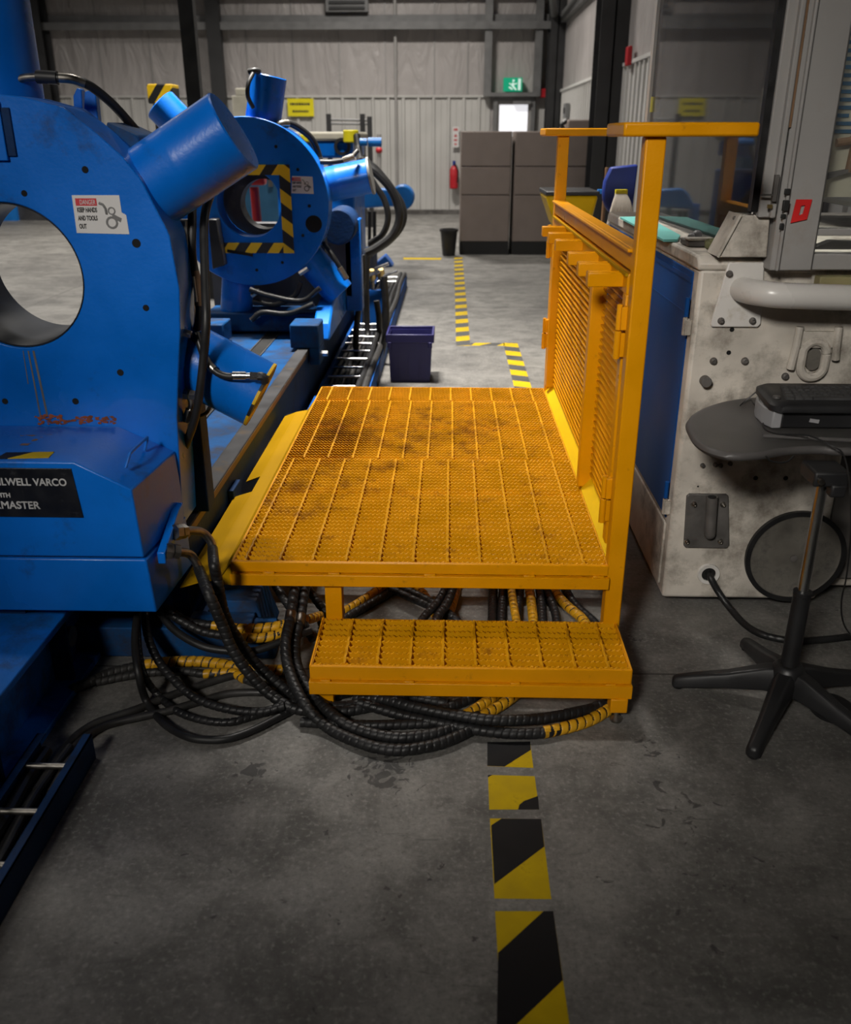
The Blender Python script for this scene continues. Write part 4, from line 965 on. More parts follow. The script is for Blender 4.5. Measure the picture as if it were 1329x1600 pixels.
for tx, (x, y), cap, sx_ in (('NATIONAL OILWELL VARCO', (105, 759), .0195, .93), ('GRIFFITH', (17, 777), .0120, 1.0), ('TORKMASTER', (63, 795), .0205, .98)):
    p = PY(x, y, 2.146); text_part('lettering', tx, cap / .70, (p.x, 2.1462, p.z), npl, 'lettering', 'RIGHT', sx=sx_, bold=.0006)
# hydraulic port block on the nose side
part('port_block', M().prism_x([(2.20, .405), (2.40, .455), (2.41, .505), (2.36, .50), (2.20, .440)], -.80, -.778), 'blue_paint', h1, .003)
def elbow(pts, r, fr_, nm='fitting', parent=h1):
    pts = spline(pts, .004); fr = fr_ * 1.12; f = part(nm, M().tube(pts, r, seg=14), 'fitting_steel', parent)
    d = (pts[1] - pts[0]).normalized(); part('nut', M().cyl(pts[0], pts[0] + d * .020, fr, seg=6).cyl(pts[0] + d * .024, pts[0] + d * .040, fr * .92, seg=6), 'fitting_steel', f); return f
def Vx(x, y, X): return PX(x, y, X)
elbow([Vx(272, 832, -.775), Vx(296, 829, -.745), Vx(316, 832, -.72), Vx(329, 846, -.70), Vx(333, 862, -.695)], .0125, .021)
elbow([Vx(258, 860, -.785), Vx(278, 862, -.755), Vx(296, 866, -.735), Vx(307, 880, -.72), Vx(312, 895, -.715)], .0125, .021)
# radial cylinders
def ram(parent, end, ang, L_, r, mtl='blue_paint', seam=.55, ring=True):
    d = Vector((math.cos(R(ang)), 0, math.sin(R(ang)))); e = Vector(end); s = e - d * L_
    c = part('hydraulic_cylinder', M().lathe([(r, 0), (r, L_ * seam - .004), (r * 1.004, L_ * seam), (r, L_ * seam + .004), (r, L_ - .004), (r - .004, L_), (.0001, L_ + .0005)], s, d, seg=56), mtl, parent, smooth=30)
    return c, s, d
c1, s1, d1 = ram(h1, (-.579, 2.58, 1.512), 30.5, .36, .1085)
part('weld_bead', M().lathe([(.1085, .0), (.112, .006), (.1085, .012)], s1 + d1 * .055, d1, seg=48), 'blue_paint', c1)
c2, s2, d2 = ram(h1, (-.571, 2.62, .774), -28.5, .36, .1035)
part('hazard_ring', M().lathe([(.1035, .004), (.1045, .003), (.1045, -.004), (.1035, -.005)], Vector((-.571, 2.62, .774)) - d2 * .001, d2, seg=48), 'hazard_c', c2)
c3, s3, d3 = ram(h1, (-1.235, 2.66, 2.35), 90, .85, .112)
# ears and block behind the top
for pl, yy in ((((112, 186), (126, 184), (127, 140), (120, 137), (114, 150)), 2.80), (((123, 192), (153, 196), (149, 146), (141, 141), (132, 143)), 2.76)):
    P = [PY(x, y, yy) for x, y in pl]; part('lifting_ear', M().prism_y([(v.x, v.z - (.06 if k < 2 else 0)) for k, v in enumerate(P)], yy, yy + .03), 'blue_paint', h1, .003)
part('valve_block', M().hull8([(-.96, 2.60, 1.42), (-.80, 2.60, 1.36), (-.80, 2.80, 1.36), (-.96, 2.80, 1.42)], [(-.93, 2.60, 1.535), (-.85, 2.60, 1.50), (-.85, 2.80, 1.50), (-.93, 2.80, 1.535)]), 'blue_paint_worn', h1, .006)
part('rear_post', M().box(-.83, -.765, 2.62, 2.70, .385, 1.27), 'navy_paint', h1, .004)
part('side_cover', M().box(-.80, -.742, 2.60, 2.66, .95, 1.28), 'steel_grey', h1, .004)
part('rear_base', M().box(-1.55, -.83, 2.60, 2.75, .385, .60), 'navy_paint', h1)
def hp(name, pts, r, mtl, parent, step=.01, seg=12, **k): return part(name, M().tube(spline(pts, step), r, seg=seg), mtl, parent, **k)
hp('hydraulic_hose', [PY(345, 262, 2.72), PY(330, 300, 2.70), PY(319, 345, 2.66), PY(320, 430, 2.56), PY(322, 500, 2.49), PY(318, 560, 2.488), PY(311, 620, 2.488), PY(304, 655, 2.50), PY(292, 690, 2.53), PY(281, 712, 2.59)], .0125, 'rubber', h1)
hv = hp('hydraulic_hose', [PY(300, 325, 2.66), PY(300, 350, 2.63), PY(300, 400, 2.61), PY(309, 450, 2.59), PY(312, 490, 2.58), PY(308, 515, 2.58)], .0125, 'rubber_dusty', h1)
hp('tan_sleeve', [PY(304, 425, 2.6), PY(309.5, 450, 2.588), PY(311.5, 478, 2.58)], .0135, 'wood', hv)
part('tag_strip', M().tube([PY(302, 432, 2.577), PY(307, 472, 2.565)], .004), 'cream', hv)
hp('hydraulic_hose', [PY(306, 520, 2.55), PY(318, 556, 2.525), PY(328, 572, 2.512), PY(340, 583, 2.506), PY(355, 588, 2.505), PY(366, 588, 2.504)], .0105, 'rubber', h1)
hp('hose_crimp', [PY(318, 556, 2.525), PY(328, 571.5, 2.512), PY(334, 577.5, 2.508)], .0120, 'fitting_steel', h1)
part('hose_end', M().cyl(PY(364, 587, 2.503), PY(384, 587, 2.503), .0125, seg=16).cyl(PY(384, 587, 2.503), PY(392, 587, 2.503), .009, seg=12).cyl(PY(391, 587, 2.503), PY(405, 588, 2.503), .0125, seg=6), 'chrome', h1)
part('elbow_cap', M().tube(spline([PY(403, 588, 2.503), PY(411, 589, 2.503), PY(414, 597, 2.51)], .004), .0125), 'black_plastic', h1)
part('hose_collar', M().lathe([(.020, 0), (.024, .01), (.024, .05), (.018, .06)], PY(306, 520, 2.57), (.1, 0, -1), seg=20), 'navy_paint', h1)
part('hex_bolt', M().cyl(PY(283, 518, 2.50), PY(299, 523, 2.50), .012, seg=6).cyl(PY(280, 517, 2.50), PY(284, 518, 2.50), .016), 'chrome', h1, .001)
elbow([PY(284, 615, 2.52), PY(292, 617, 2.52), PY(299, 628, 2.52), PY(297, 642, 2.52), PY(290, 655, 2.52)], .009, .015)
part('union_nut', M().cyl(PY(296, 640, 2.515), PY(289, 658, 2.515), .0125, seg=6), 'fitting_steel', h1)
hp('top_pipe', [PY(23, 150, 2.60), PY(24, 130, 2.60), PY(36, 122, 2.60), PY(62, 120, 2.60)], .0105, 'fitting_steel', h1, label='bent bare metal pipe end')
th = hp('top_hose', [PY(60, 120, 2.60), PY(90, 122, 2.60), PY(113, 124, 2.61), PY(140, 134, 2.63), PY(175, 162, 2.68), PY(205, 195, 2.74), PY(228, 222, 2.80)], .0125, 'rubber', h1)
hp('crimp', [PY(92, 122, 2.598), PY(113, 124, 2.608), PY(132, 131, 2.622)], .0135, 'fitting_steel', th)
hp('sleeve', [PY(58, 120, 2.60), PY(75, 121, 2.60), PY(90, 122, 2.60)], .017, 'black_plastic', th)
hp('loop_hose', [PY(268, 640, 2.75), PY(283, 655, 2.62), PY(318, 648, 2.62), PY(328, 636, 2.66)], .006, 'rubber', h1)

# ================================================================== SECOND CLAMP HEAD
YB = 5.4; BX, BZ = -1.163, 1.137
h2 = thing('clamp_head', 'farther blue clamp head framed by a black and yellow hazard square', 'machine head', (BX, 5.5, .385))
part('housing', M().plate_hole(lambda a: .462, (BX, BZ), .185, YB, YB + .16, n=96), 'blue_paint', h2, .004)
_o = PY(413, 319, YB + .17)
def _ring(a, dx=BX - _o.x, dz=BZ - _o.z, R_=.20):
    bq = math.cos(a) * dx + math.sin(a) * dz; return bq + math.sqrt(bq * bq - dx * dx - dz * dz + R_ * R_)
part('rubber_pad', M().plate_hole(_ring, (_o.x, _o.z), .142, YB + .17, YB + .30, n=64), 'rubber_dusty', h2, .02)
fz0, fz1, fx1 = .862, 1.347, -.916
part('hazard_strip', M().box(fx1 - .062, fx1, YB - .004, YB, fz0, fz1), 'hazard_b', h2)
part('hazard_strip', M().box(-1.40, fx1 - .0625, YB - .004, YB, fz1 - .055, fz1), 'hazard_a', h2)
part('hazard_strip', M().box(-1.36, fx1 - .0625, YB - .004, YB, fz0, fz0 + .058), 'hazard_a', h2)
p0_, p1_ = PY(326, 342, YB - .06), PY(352, 420, YB - .06)
part('control_box', M().prism_y([(p0_.x, p1_.z), (p1_.x, p1_.z + .02), (p1_.x - .02, p0_.z), (p0_.x, p0_.z)], YB - .08, YB), 'black_plastic', h2, .006)
p = PY(490, 350, YB); part('bolt_hole', M().disc((p.x, YB + .001, p.z), .048, t=.003), 'hole_black', h2)
for x, y in ((431, 229), (465, 265), (483, 322), (473, 368), (441, 410), (401, 422)):
    p = PY(x, y, YB); part('bolt_hole', M().disc((p.x, YB + .001, p.z), .009, t=.003), 'hole_black', h2)
p = PY(375, 395, YB); part('slot', M().obb((p.x, YB - .002, p.z), (.075, 0, -.012), (0, .003, 0), (.001, 0, .009)), 'hole_black', h2)
sticker(h2, YB, [(456, 275), (488, 276), (490, 303), (455, 302)])
e = PY(420, 118, 5.52); ram(h2, (e.x, 5.52, e.z), 78, .42, .10)
e = PY(577, 275, 5.62); cr, sr, dr = ram(h2, (e.x, 5.62, e.z), 11, .42, .098)
part('end_plate', M().lathe([(.106, 0), (.106, .014), (.0001, .014)], Vector((e.x, 5.62, e.z)), dr, seg=40), 'steel_grey', cr)
e = PY(531, 459, 5.50); ram(h2, (e.x, 5.50, e.z), -50, .38, .095, 'blue_paint')
e = PY(368, 507, 5.58); ram(h2, (e.x, 5.58, e.z), -98, .36, .098, 'blue_paint')
e = PY(250, 163, 5.56); ram(h2, (e.x, 5.56, e.z), 134, .36, .098)
part('saddle', M().box(-1.5, -.74, 5.46, 6.3, .385, .50), 'blue_paint_worn', h2, .01)
part('saddle_cheek', M().prism_x([(5.2, .39), (6.2, .39), (6.2, .62), (5.7, .60), (5.4, .56), (5.24, .48)], -.80, -.70), 'blue_paint', h2, .012)
part('rail_clamp', M().box(-.90, -.735, 5.0, 5.2, .386, .52).box(-.795, -.735, 5.0, 5.2, .29, .39), 'blue_paint_worn', h2, .008)
part('clamp_bolt', M().cyl((-.735, 5.08, .34), (-.70, 5.08, .34), .018, seg=6), 'chrome', h2)
part('rail_clamp', M().box(-1.42, -1.30, 5.1, 5.3, .386, .50), 'blue_paint_worn', h2, .008)
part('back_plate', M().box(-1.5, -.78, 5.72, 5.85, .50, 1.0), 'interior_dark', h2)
for k, pl in enumerate((((395, 470), (430, 476), (460, 462), (470, 440)), ((390, 452), (420, 462), (470, 470), (500, 450)), ((393, 500), (410, 488), (450, 490), (490, 475)))):
    hp('hydraulic_hose', [PY(x, y, 5.40 - .03 * k) for x, y in pl], .016, 'rubber', h2)
for x, y in ((393, 462), (392, 500), (468, 428)):
    q = PY(x, y, 5.38); part('fitting', M().cyl(q, q + Vector((.05, 0, .03)), .015, seg=6), 'fitting_steel', h2)
hp('hydraulic_hose', [PY(395, 115, 5.4), PY(388, 130, 5.36), PY(387, 150, 5.36), PY(395, 168, 5.4)], .012, 'rubber', h2)
hp('hydraulic_hose', [PY(388, 112, 5.42), PY(398, 110, 5.42), PY(405, 112, 5.44)], .016, 'rubber', h2)
hp('top_hose', [PY(437, 200, 5.46), PY(442, 193, 5.46), PY(458, 195, 5.5), PY(485, 215, 5.56), PY(497, 240, 5.58), PY(499, 258, 5.58)], .019, 'rubber', h2)
hp('hose_end', [PY(434, 202, 5.45), PY(438, 194, 5.45), PY(450, 193, 5.48)], .022, 'fitting_steel', h2)
hp('hose_end', [PY(498, 246, 5.56), PY(500, 260, 5.56), PY(492, 266, 5.56)], .022, 'fitting_steel', h2)
hp('hydraulic_hose', [PY(500, 253, 5.5), PY(520, 253, 5.5), PY(545, 248, 5.5), PY(558, 236, 5.55)], .014, 'rubber_dusty', h2)
a, b = PY(536, 250, 5.48), PY(553, 244, 5.48); part('hose_end', M().cyl(a, b, .018), 'fitting_steel', h2)
a, b = PY(520, 400, 5.42), PY(541, 436, 5.42); hp('hydraulic_hose', [PY(505, 380, 5.5), a, b], .014, 'rubber', h2); part('hose_end', M().cyl(PY(530, 418, 5.41), b, .018), 'fitting_steel', h2)
part('motor', M().cyl(PY(528, 355, 5.9), PY(528, 355, 5.9) + Vector((0, .35, 0)), .11, seg=32), 'navy_paint', h2, .01)
p0_, p1_ = PY(541, 342, 6.1), PY(566, 470, 6.1)
part('drive_post', M().box(p0_.x - .02, p1_.x, 6.1, 6.22, .40, p0_.z), 'blue_paint', h2, .008)
part('drive_cover', M().box(p0_.x - .3, p0_.x + .02, 6.1, 6.5, .5, p0_.z - .1), 'interior_dark', h2)

# ================================================================== POWER UNIT AND FAR MACHINERY
YP_ = 8.4
pu = thing('power_unit', 'blue power unit with cream lid behind the second clamp head', 'machine', (-1.1, 8.8, .385))
q0, q1 = PY(452, 220, YP_), PY(552, 246, YP_)
part('case', M().box(-1.55, q1.x, YP_, 9.4, .385, 1.2).box(q0.x - .3, q1.x + .02, YP_ - .2, 9.3, q1.z, q0.z), 'blue_paint', pu, .02)
q2 = PY(556, 206, YP_)
part('lid', M().box(q0.x - .35, q2.x + .02, YP_ - .22, 9.35, q0.z, q2.z), 'cream', pu, .02)
q = PY(548, 213, YP_ - .25); part('cap', M().cyl((q.x, q.y, q.z - .05), (q.x, q.y, q.z + .05), .065), 'sign_yellow', pu, .01)
q = PY(478, 216, YP_ - .25); part('cap', M().cyl((q.x, q.y, q.z - .03), (q.x, q.y, q.z + .03), .05), 'sign_yellow', pu, .01)
q = PY(535, 229, YP_ - .2); part('gauge', M().lathe([(.045, 0), (.07, 0), (.07, .04), (.045, .04)], (q.x, YP_ - .2, q.z), (0, -1, 0), close=True), 'ink', pu)
hp('feed_hose', [PY(557, 212, 8.1), PY(560, 235, 8.0), PY(565, 262, 7.6)], .03, 'rubber', pu)
a = PY(562, 222, 8.0); part('valve', M().cyl(a, a + Vector((.06, 0, 0)), .03).cyl(a + Vector((.07, 0, 0)), a + Vector((.18, 0, 0)), .035), 'bright_blue', pu)
for k, pl in enumerate((((566, 255), (590, 272), (612, 298), (624, 335), (615, 365), (590, 386), (572, 395)), ((568, 262), (586, 290), (600, 312), (606, 340), (598, 365), (578, 380)), ((562, 248), (584, 262), (608, 290), (628, 322), (628, 350), (608, 376), (578, 396)))):
    solo('hydraulic_hose', M().tube(spline([PY(x, y, 6.5 + .12 * k) for x, y in pl], .02), (.030, .022, .026)[k]), 'rubber', ('thick black hose arching out furthest left of the far hose loop', 'thin inner black hose of the far hose loop by the second clamp head', 'outermost black hose of the far hose loop by the second clamp head')[k], 'hose', 'arching hoses behind the second clamp head')
ft = thing('pipe_trestle', 'bright blue pipe trestle with rounded drum end far down the aisle', 'trestle', (-1.0, 11.2, 0))
def W_(x, y, Y=11.2): p = PY(x, y, Y); return p.x, p.z
part('arm', M().prism_y([W_(551, 326), W_(606, 322), W_(622, 322), W_(622, 296), W_(575, 293), W_(565, 300)], 11.1, 11.3), 'bright_blue', ft, .02)
q = PY(629, 308, 11.2); part('drum', M().cyl((q.x, 11.05, q.z), (q.x, 11.35, q.z), .14, seg=32), 'bright_blue', ft, .02)
q = PY(563, 372, 11.2); part('column', M().box(q.x - .13, q.x - .03, 11.15, 11.25, 0, q.z + .4), 'blue_paint', ft)
q = PZ(601, 417, 0); part('foot', M().prism_y([(q.x - .14, 0), (q.x + .10, 0), (q.x + .06, .06), (q.x, .13), (q.x - .1, .05)], q.y, q.y + .3), 'blue_paint', ft, .01)
for x in (577, 585): a, b = PY(x, 330, 10.6), PY(x, 415, 10.6); part('chain', M().tube([a, b], .02), 'ink', ft)
rk = thing('pipe_rack', 'thin purple-grey upright rack against the back wall', 'rack', (-2.1, 16.5, 0))
for x, yt in ((513, 178), (566, 178), (577, 182)): a = PY(x, yt, 16.5); part('upright', M().box(a.x - .04, a.x + .04, 16.46, 16.54, 0, a.z), 'column_dark', rk)
for y in (187, 193): a, b = PY(512, y, 16.5), PY(580, y + 1, 16.5); part('cross_bar', M().tube([a, b], .018), 'girt_grey', rk)
a = PY(592, 235, 16.5); part('red_valve', M().ball(a, .06), 'red_paint', rk); part('pipe', M().tube([PY(592, 210, 16.5), PY(592, 270, 16.5)], .04), 'frame_grey', rk)
rp = thing('jack_stand', 'red jack stand seen through the hole of the second clamp head', 'stand', (-1.95, 9.5, 0))
a, b = PY(397, 292, 9.5), PY(405, 366, 9.5); part('post', M().cyl((b.x, 9.5, 0), (a.x, 9.5, a.z), .045), 'red_paint', rp)
q = PY(399, 279, 9.5); part('head', M().box(q.x - .09, q.x + .10, 9.42, 9.58, q.z - .06, q.z + .08), 'red_tag', rp, .02); part('roller', M().cyl((q.x - .05, 9.40, q.z + .03), (q.x + .06, 9.40, q.z + .04), .03), 'ink', rp)
tc = thing('tool_cabinet', 'teal blue cabinet seen through the hole of the second clamp head', 'cabinet', (-2.9, 13.4, 0))
a, b = PY(372, 250, 13), PY(445, 338, 13)
part('body', M().box(a.x, b.x + .1, 13, 13.8, .16, 1.35), 'teal_blue', tc, .01); part('handle', M().box(PY(424, 300, 13).x - .03, PY(424, 300, 13).x + .03, 12.96, 13, .85, 1.05), 'chrome', tc); part('base', M().box(a.x, b.x + .1, 13.02, 13.8, 0, .16), 'cream', tc)
a, b = PY(361, 138, 14.6), PY(393, 180, 14.6)
cc = thing('control_cabinet', 'cream control cabinet showing behind the upright far cylinder', 'cabinet', ((a.x + b.x) / 2, 14.8, 0))
part('body', M().box(a.x, b.x, 14.6, 15.1, .0, a.z - .1), 'cream', cc, .01); part('cap', M().box(a.x + .06, b.x, 14.6, 15.1, a.z - .1, a.z), 'cream', cc, .01)
a, b = PY(228, 131, 7.6), PY(271, 162, 7.6)
hb = thing('hazard_post', 'black and yellow striped block on a post behind the tilted cylinders', 'post', ((a.x + b.x) / 2, 7.7, 0))
part('striped_block', M().box(a.x, b.x, 7.6, 7.8, b.z, a.z), 'hazard_a', hb, .01); part('post', M().box(a.x + .02, a.x + .08, 7.66, 7.72, 0, b.z), 'black_plastic', hb)
part('post', M().box(b.x - .08, b.x - .02, 7.66, 7.72, 0, b.z), 'black_plastic', hb)
q = PY(298, 80, 9.0)
solo('steel_pole', M().box(q.x - .065, q.x + .065, 8.95, 9.05, 0, 6.6), 'ink', 'tall slim black square pole behind the machine', 'pole')
fb = thing('workbench', 'light blue bench with dark equipment far off, seen through the near pipe hole', 'bench', (-9, 17.8, 0))
part('bench', M().box(-10.2, -8.25, 17.6, 18.2, 0, .3), 'bright_blue', fb); part('frame', M().box(-8.42, -8.25, 17.6, 17.8, .3, 1.0), 'bright_blue', fb); part('equipment', M().box(-10.2, -8.45, 17.7, 18.3, .3, 1.0), 'ink', fb)
part('cabinet', M().box(-8.25, -7.35, 17.7, 18.3, 0, .9), 'interior_dark', fb); part('drum', M().box(-7.3, -7.05, 17.5, 18, .0, .6), 'cream', fb); part('crate', M().box(-7.0, -6.2, 17.5, 18, .0, .35), 'interior_dark', fb)

# ================================================================== CABLE LADDERS
def ladder(label, x0, x1, y0, y1, z0, z1, rungs, cables, mtl, rungr=.009, rungz=None):
    t = thing('cable_ladder', label, 'cable ladder', ((x0 + x1) / 2, y0, 0))
    for x, s in ((x0, 1), (x1, -1)):
        part('side_rail', M().box(min(x, x + s * .004), max(x, x + s * .004), y0, y1, z0, z1).box(min(x, x + s * .022), max(x, x + s * .022), y0, y1, z1 - .003, z1).box(min(x, x + s * .022), max(x, x + s * .022), y0, y1, z0, z0 + .003), mtl, t)
    for y in rungs: part('rung', M().cyl((x0 + .004, y, rungz or z1 - .012), (x1 - .004, y, rungz or z1 - .012), rungr, seg=14), 'chrome' if mtl != 'navy_paint' else 'fitting_steel', t)
    for k, (x, z, r) in enumerate(cables):
        n = 14; solo_pts = [(x + .006 * math.sin(i * 1.3 + k * 2), y0 + .02 + (y1 - y0 - .04) * i / n, z) for i in range(n + 1)]
        part('cable', M().tube(spline(solo_pts, .03), r), 'rubber_dusty' if k % 2 else 'rubber', t)
    return t
ladder('near dark cable ladder on the floor at lower left beside the blue beam', -1.055, -.912, .55, 1.875, .0, .075, [PZ(88, 1197, .063).y, PZ(40, 1268, .063).y, PZ(8, 1352, .063).y, 1.17, .92, .68], [(-1.025, .035, .016), (-.99, .02, .014), (-.955, .022, .015), (-.93, .045, .008), (-.97, .05, .010)], 'navy_paint', .008)
ladder('far cable ladder with bright rungs running between bed and blue tote', -.775, -.462, 4.36, 9.8, .0, .12, [4.5 + .24 * k for k in range(13)] + [9.4, 9.7], [(-.745 + .036 * k, .045 + .010 * (k % 3), .015) for k in range(7)] + [(-.49, .135, .020), (-.53, .14, .018), (-.485, .09, .02)], 'panel_blue', .009)
# risers, taps and brass couplings at the far ladder
mf = thing('hose_manifold', 'cluster of brass couplings and taps at the far cable ladder', 'manifold', (-.6, 7.4, 0))
for k, x in enumerate((-.70, -.63, -.56)):
    part('riser', M().cyl((x, 7.35 + .05 * k, .0), (x, 7.35 + .05 * k, .42), .018), 'fitting_steel', mf)
    part('coupling', M().lathe([(.024, 0), (.03, .02), (.03, .07), (.02, .09)], (x, 7.33 + .05 * k, .42), (0, -.4, 1), seg=16), 'brass', mf)
    part('tap_handle', M().cyl((x + .03, 7.3, .46 + .06 * (k % 2)), (x + .14, 7.3, .50 + .06 * (k % 2)), .013), 'chrome', mf)
part('bracket', M().box(-.78, -.5, 7.36, 7.42, .0, .34), 'panel_blue', mf)
g_ = 'hoses hanging down by the far cable ladder'
for k, (pl, Y) in enumerate(((((565, 398), (566, 440), (558, 500), (556, 545), (565, 565), (580, 566)), 6.3), (((588, 470), (592, 500), (590, 530), (580, 555), (574, 575)), 6.6), (((574, 395), (572, 450), (574, 520), (576, 545), (584, 552), (596, 530), (601, 480), (598, 436)), 6.8), (((600, 432), (603, 480), (602, 520), (594, 560), (585, 600)), 6.2))):
    solo('hydraulic_hose', M().tube(spline([max(PY(x, y, Y), PY(x, y, Y), key=lambda v: v.z) if PY(x, y, Y).z > .03 else PZ(x, y, .03) for x, y in pl], .02), .022), 'rubber', ('black hose hanging down left of the brass couplings', 'black hose dropping from the brass taps to the far ladder', 'black hose looping in a U beside the far ladder', 'black hose along the right edge of the far ladder')[k], 'hose', g_)

# ================================================================== FLOOR HOSES
def wrap(r, pitch=.020, depth=.0019, w=.17):
    def f(s, a):
        u = (s / pitch + a / (2 * math.pi)) % 1.0
        return r - (depth if u < w else 0) + .0002 * math.sin(math.pi * (u - w) / (1 - w))
    return f
def pt(p):
    if len(p) == 3: return PZ(*p)
    return {'X': PX, 'Y': PY, 'Z': PZ}[p[2]](p[0], p[1], p[3])
def hose(label, secs, r, group='wrapped hoses looping on the floor', plain=False, ends=()):
    """secs: [(material, [points])]; first section is the hose, later ones its sleeves"""
    base = None
    if secs[0][0] == 'hose_yellow': secs = [('rubber', secs[0][1])] + secs
    for k, (mtl, pl) in enumerate(secs):
        P = [pt(p) for p in pl]; rr = r * (1.0 if k == 0 else 1.12)
        m = M().tube(spline(P, .0017 if not plain else .008), rr, seg=14 if not plain else 12, rf=None if plain else (wrap(rr) if k == 0 else wrap(rr, .026, rr * .2, .16)))
        if k == 0: base = solo('hydraulic_hose', m, mtl, label, 'hose', group, smooth=60)
        else:
            part('sleeve', m, mtl, base, smooth=60, label=('yellow spiral sleeve' if 'yellow' in mtl else 'black spiral sleeve'))
    for a, b in ends:
        part('crimp', M().tube([pt(a), pt(b)], r * 1.08, seg=16), 'fitting_steel', base, .001, label='bare metal crimp')
    return base
Z = 'Z'
hose('upper black hose leaving the nose fittings, outer of that pair', [('rubber', [(332, 858, 'X', -.695), (334, 880, 'Y', 2.20), (339, 905, 'Y', 2.20), (350, 957, 'Y', 2.19), (371, 998, 'Y', 2.185), (403, 1040, 'Y', 2.18), (441, 1073, 'Y', 2.17), (470, 1092, .022), (520, 1104, .018), (570, 1099, .018), (620, 1085, .018)])], .0155)
hose('lower black hose leaving the nose fittings, inner of that pair', [('rubber', [(311, 890, 'X', -.715), (324, 923, 'Y', 2.13), (347, 976, 'Y', 2.125), (362, 1013, 'Y', 2.12), (388, 1051, 'Y', 2.11), (422, 1085, 'Y', 2.10), (463, 1108, .022), (527, 1112, .018), (591, 1101, .018), (651, 1081, .018), (700, 1066, .018)])], .0155)
hose('front black hose from under the deck bending past the step, left of the coupled pair', [('rubber', [(472, 890, 'Y', 2.62), (460, 923, 'Y', 2.44), (454, 964, 'Y', 2.32), (446, 1002, 'Y', 2.23), (450, 1043, 'Y', 2.16), (471, 1092, 'Y', 2.06), (508, 1134, .019), (561, 1160, .018), (614, 1172, .018), (670, 1166, .018), (712, 1152, .018), (745, 1135, .018)])], .0158, ends=[((454.5, 957, 'Y', 2.335), (452.5, 973, 'Y', 2.30))])
hose('rear black hose from under the deck bending past the step, right of the coupled pair', [('rubber', [(484, 890, 'Y', 2.62), (475, 927, 'Y', 2.46), (469, 968, 'Y', 2.34), (461, 1006, 'Y', 2.26), (465, 1043, 'Y', 2.19), (486, 1083, 'Y', 2.12), (520, 1117, .035), (557, 1139, .018), (614, 1152, .018), (670, 1148, .018), (715, 1136, .018)])], .0158, ends=[((470, 961, 'Y', 2.355), (467, 977, 'Y', 2.32))])
hose('long black hose curving right under the step to the levelling foot', [('rubber', [(554, 1090, .017), (599, 1093, .034), (644, 1104, .044), (703, 1116, .046), (766, 1125, .046), (834, 1124, .036), (890, 1115, .03), (940, 1102, .018), (962, 1085, .018), (968, 1062, .018)])], .0155)
hose('long front black hose with a yellow sleeve ending before the levelling foot', [('rubber', [(560, 1098, .03), (622, 1116, .022), (676, 1128, .022), (730, 1138, .022), (793, 1146, .018), (847, 1145, .017), (888, 1136, .015), (924, 1124, .014), (955, 1106, .014)]), ('hose_yellow', [(848, 1144.6, .017), (888, 1136, .015), (924, 1124, .014), (950, 1109, .014)])], .0150)
hose('black hose lying lowest in the pile under the step', [('rubber', [(470, 1128, .017), (520, 1131, .017), (580, 1133, .017), (650, 1131, .017), (700, 1128, .017), (760, 1116, .014)])], .0140)
hose('black hose crossing up to the right under the middle of the step', [('rubber', [(640, 1120, .016), (690, 1108, .016), (730, 1094, .016), (765, 1077, .016), (800, 1058, .016)])], .0140)
hose('left yellow hose emerging beneath the step', [('hose_yellow', [(726, 1118, .016), (740, 1110, .016), (766, 1092, .016), (790, 1074, .016), (812, 1055, .016)])], .0140, 'yellow hoses under the step')
hose('right yellow hose emerging beneath the step', [('hose_yellow', [(752, 1120, .016), (766, 1112, .016), (793, 1095, .016), (816, 1076, .016), (838, 1055, .016)])], .0140, 'yellow hoses under the step')
gl_ = 'thin hoses looping left of the step'
hose('outermost thin black hose loop sweeping lowest across the floor', [('rubber', [(216, 950, 'Y', 2.32), (211, 998, 'Y', 2.20), (216, 1050, 'Y', 2.10), (229, 1096, .02), (256, 1130, .013), (290, 1150, .013), (320, 1156, .013), (357, 1154, .013), (395, 1141, .013), (433, 1122, .013), (462, 1108, .013), (500, 1100, .013)])], .0112, gl_, plain=True)
hose('thin black hose loop second lowest on the floor', [('rubber', [(214, 950, 'Y', 2.36), (216, 1012, 'Y', 2.22), (225, 1055, 'Y', 2.13), (246, 1085, .02), (278, 1112, .012), (320, 1126, .012), (361, 1128, .012), (406, 1116, .012), (440, 1105, .026), (470, 1092, .03)])], .0108, gl_)
hose('spiral wrapped black hose loop crossing above the thin ones', [('rubber', [(226, 950, 'Y', 2.36), (230, 990, 'Y', 2.28), (245, 1028, 'Y', 2.22), (271, 1062, 'Y', 2.16), (308, 1092, .03), (357, 1108, .024), (406, 1112, .024), (444, 1103, .035)])], .0125, gl_)
hose('yellow sleeved hose lying behind the loops, reaching into the dark at left', [('rubber_dusty', [(110, 1078, .016), (140, 1066, .016), (170, 1052, .016), (226, 1039, .016), (271, 1034, .016), (320, 1034, .016), (370, 1042, .016), (414, 1047, .016), (450, 1047, .016)]), ('hose_yellow', [(226, 1039, .016), (271, 1034, .016), (320, 1034, .016), (370, 1042, .016), (414, 1047, .016), (444, 1047, .016)])], .0150, gl_)
hose('black hose with a short yellow sleeve, just in front of the longer yellow one', [('rubber_dusty', [(150, 1066, .014), (184, 1059, .014), (233, 1051, .014), (286, 1049, .014), (320, 1053, .014), (361, 1051, .014), (382, 1061, .014), (420, 1075, .014)]), ('hose_yellow', [(318, 1053, .014), (361, 1051, .014), (384, 1062, .014)])], .0128, gl_)
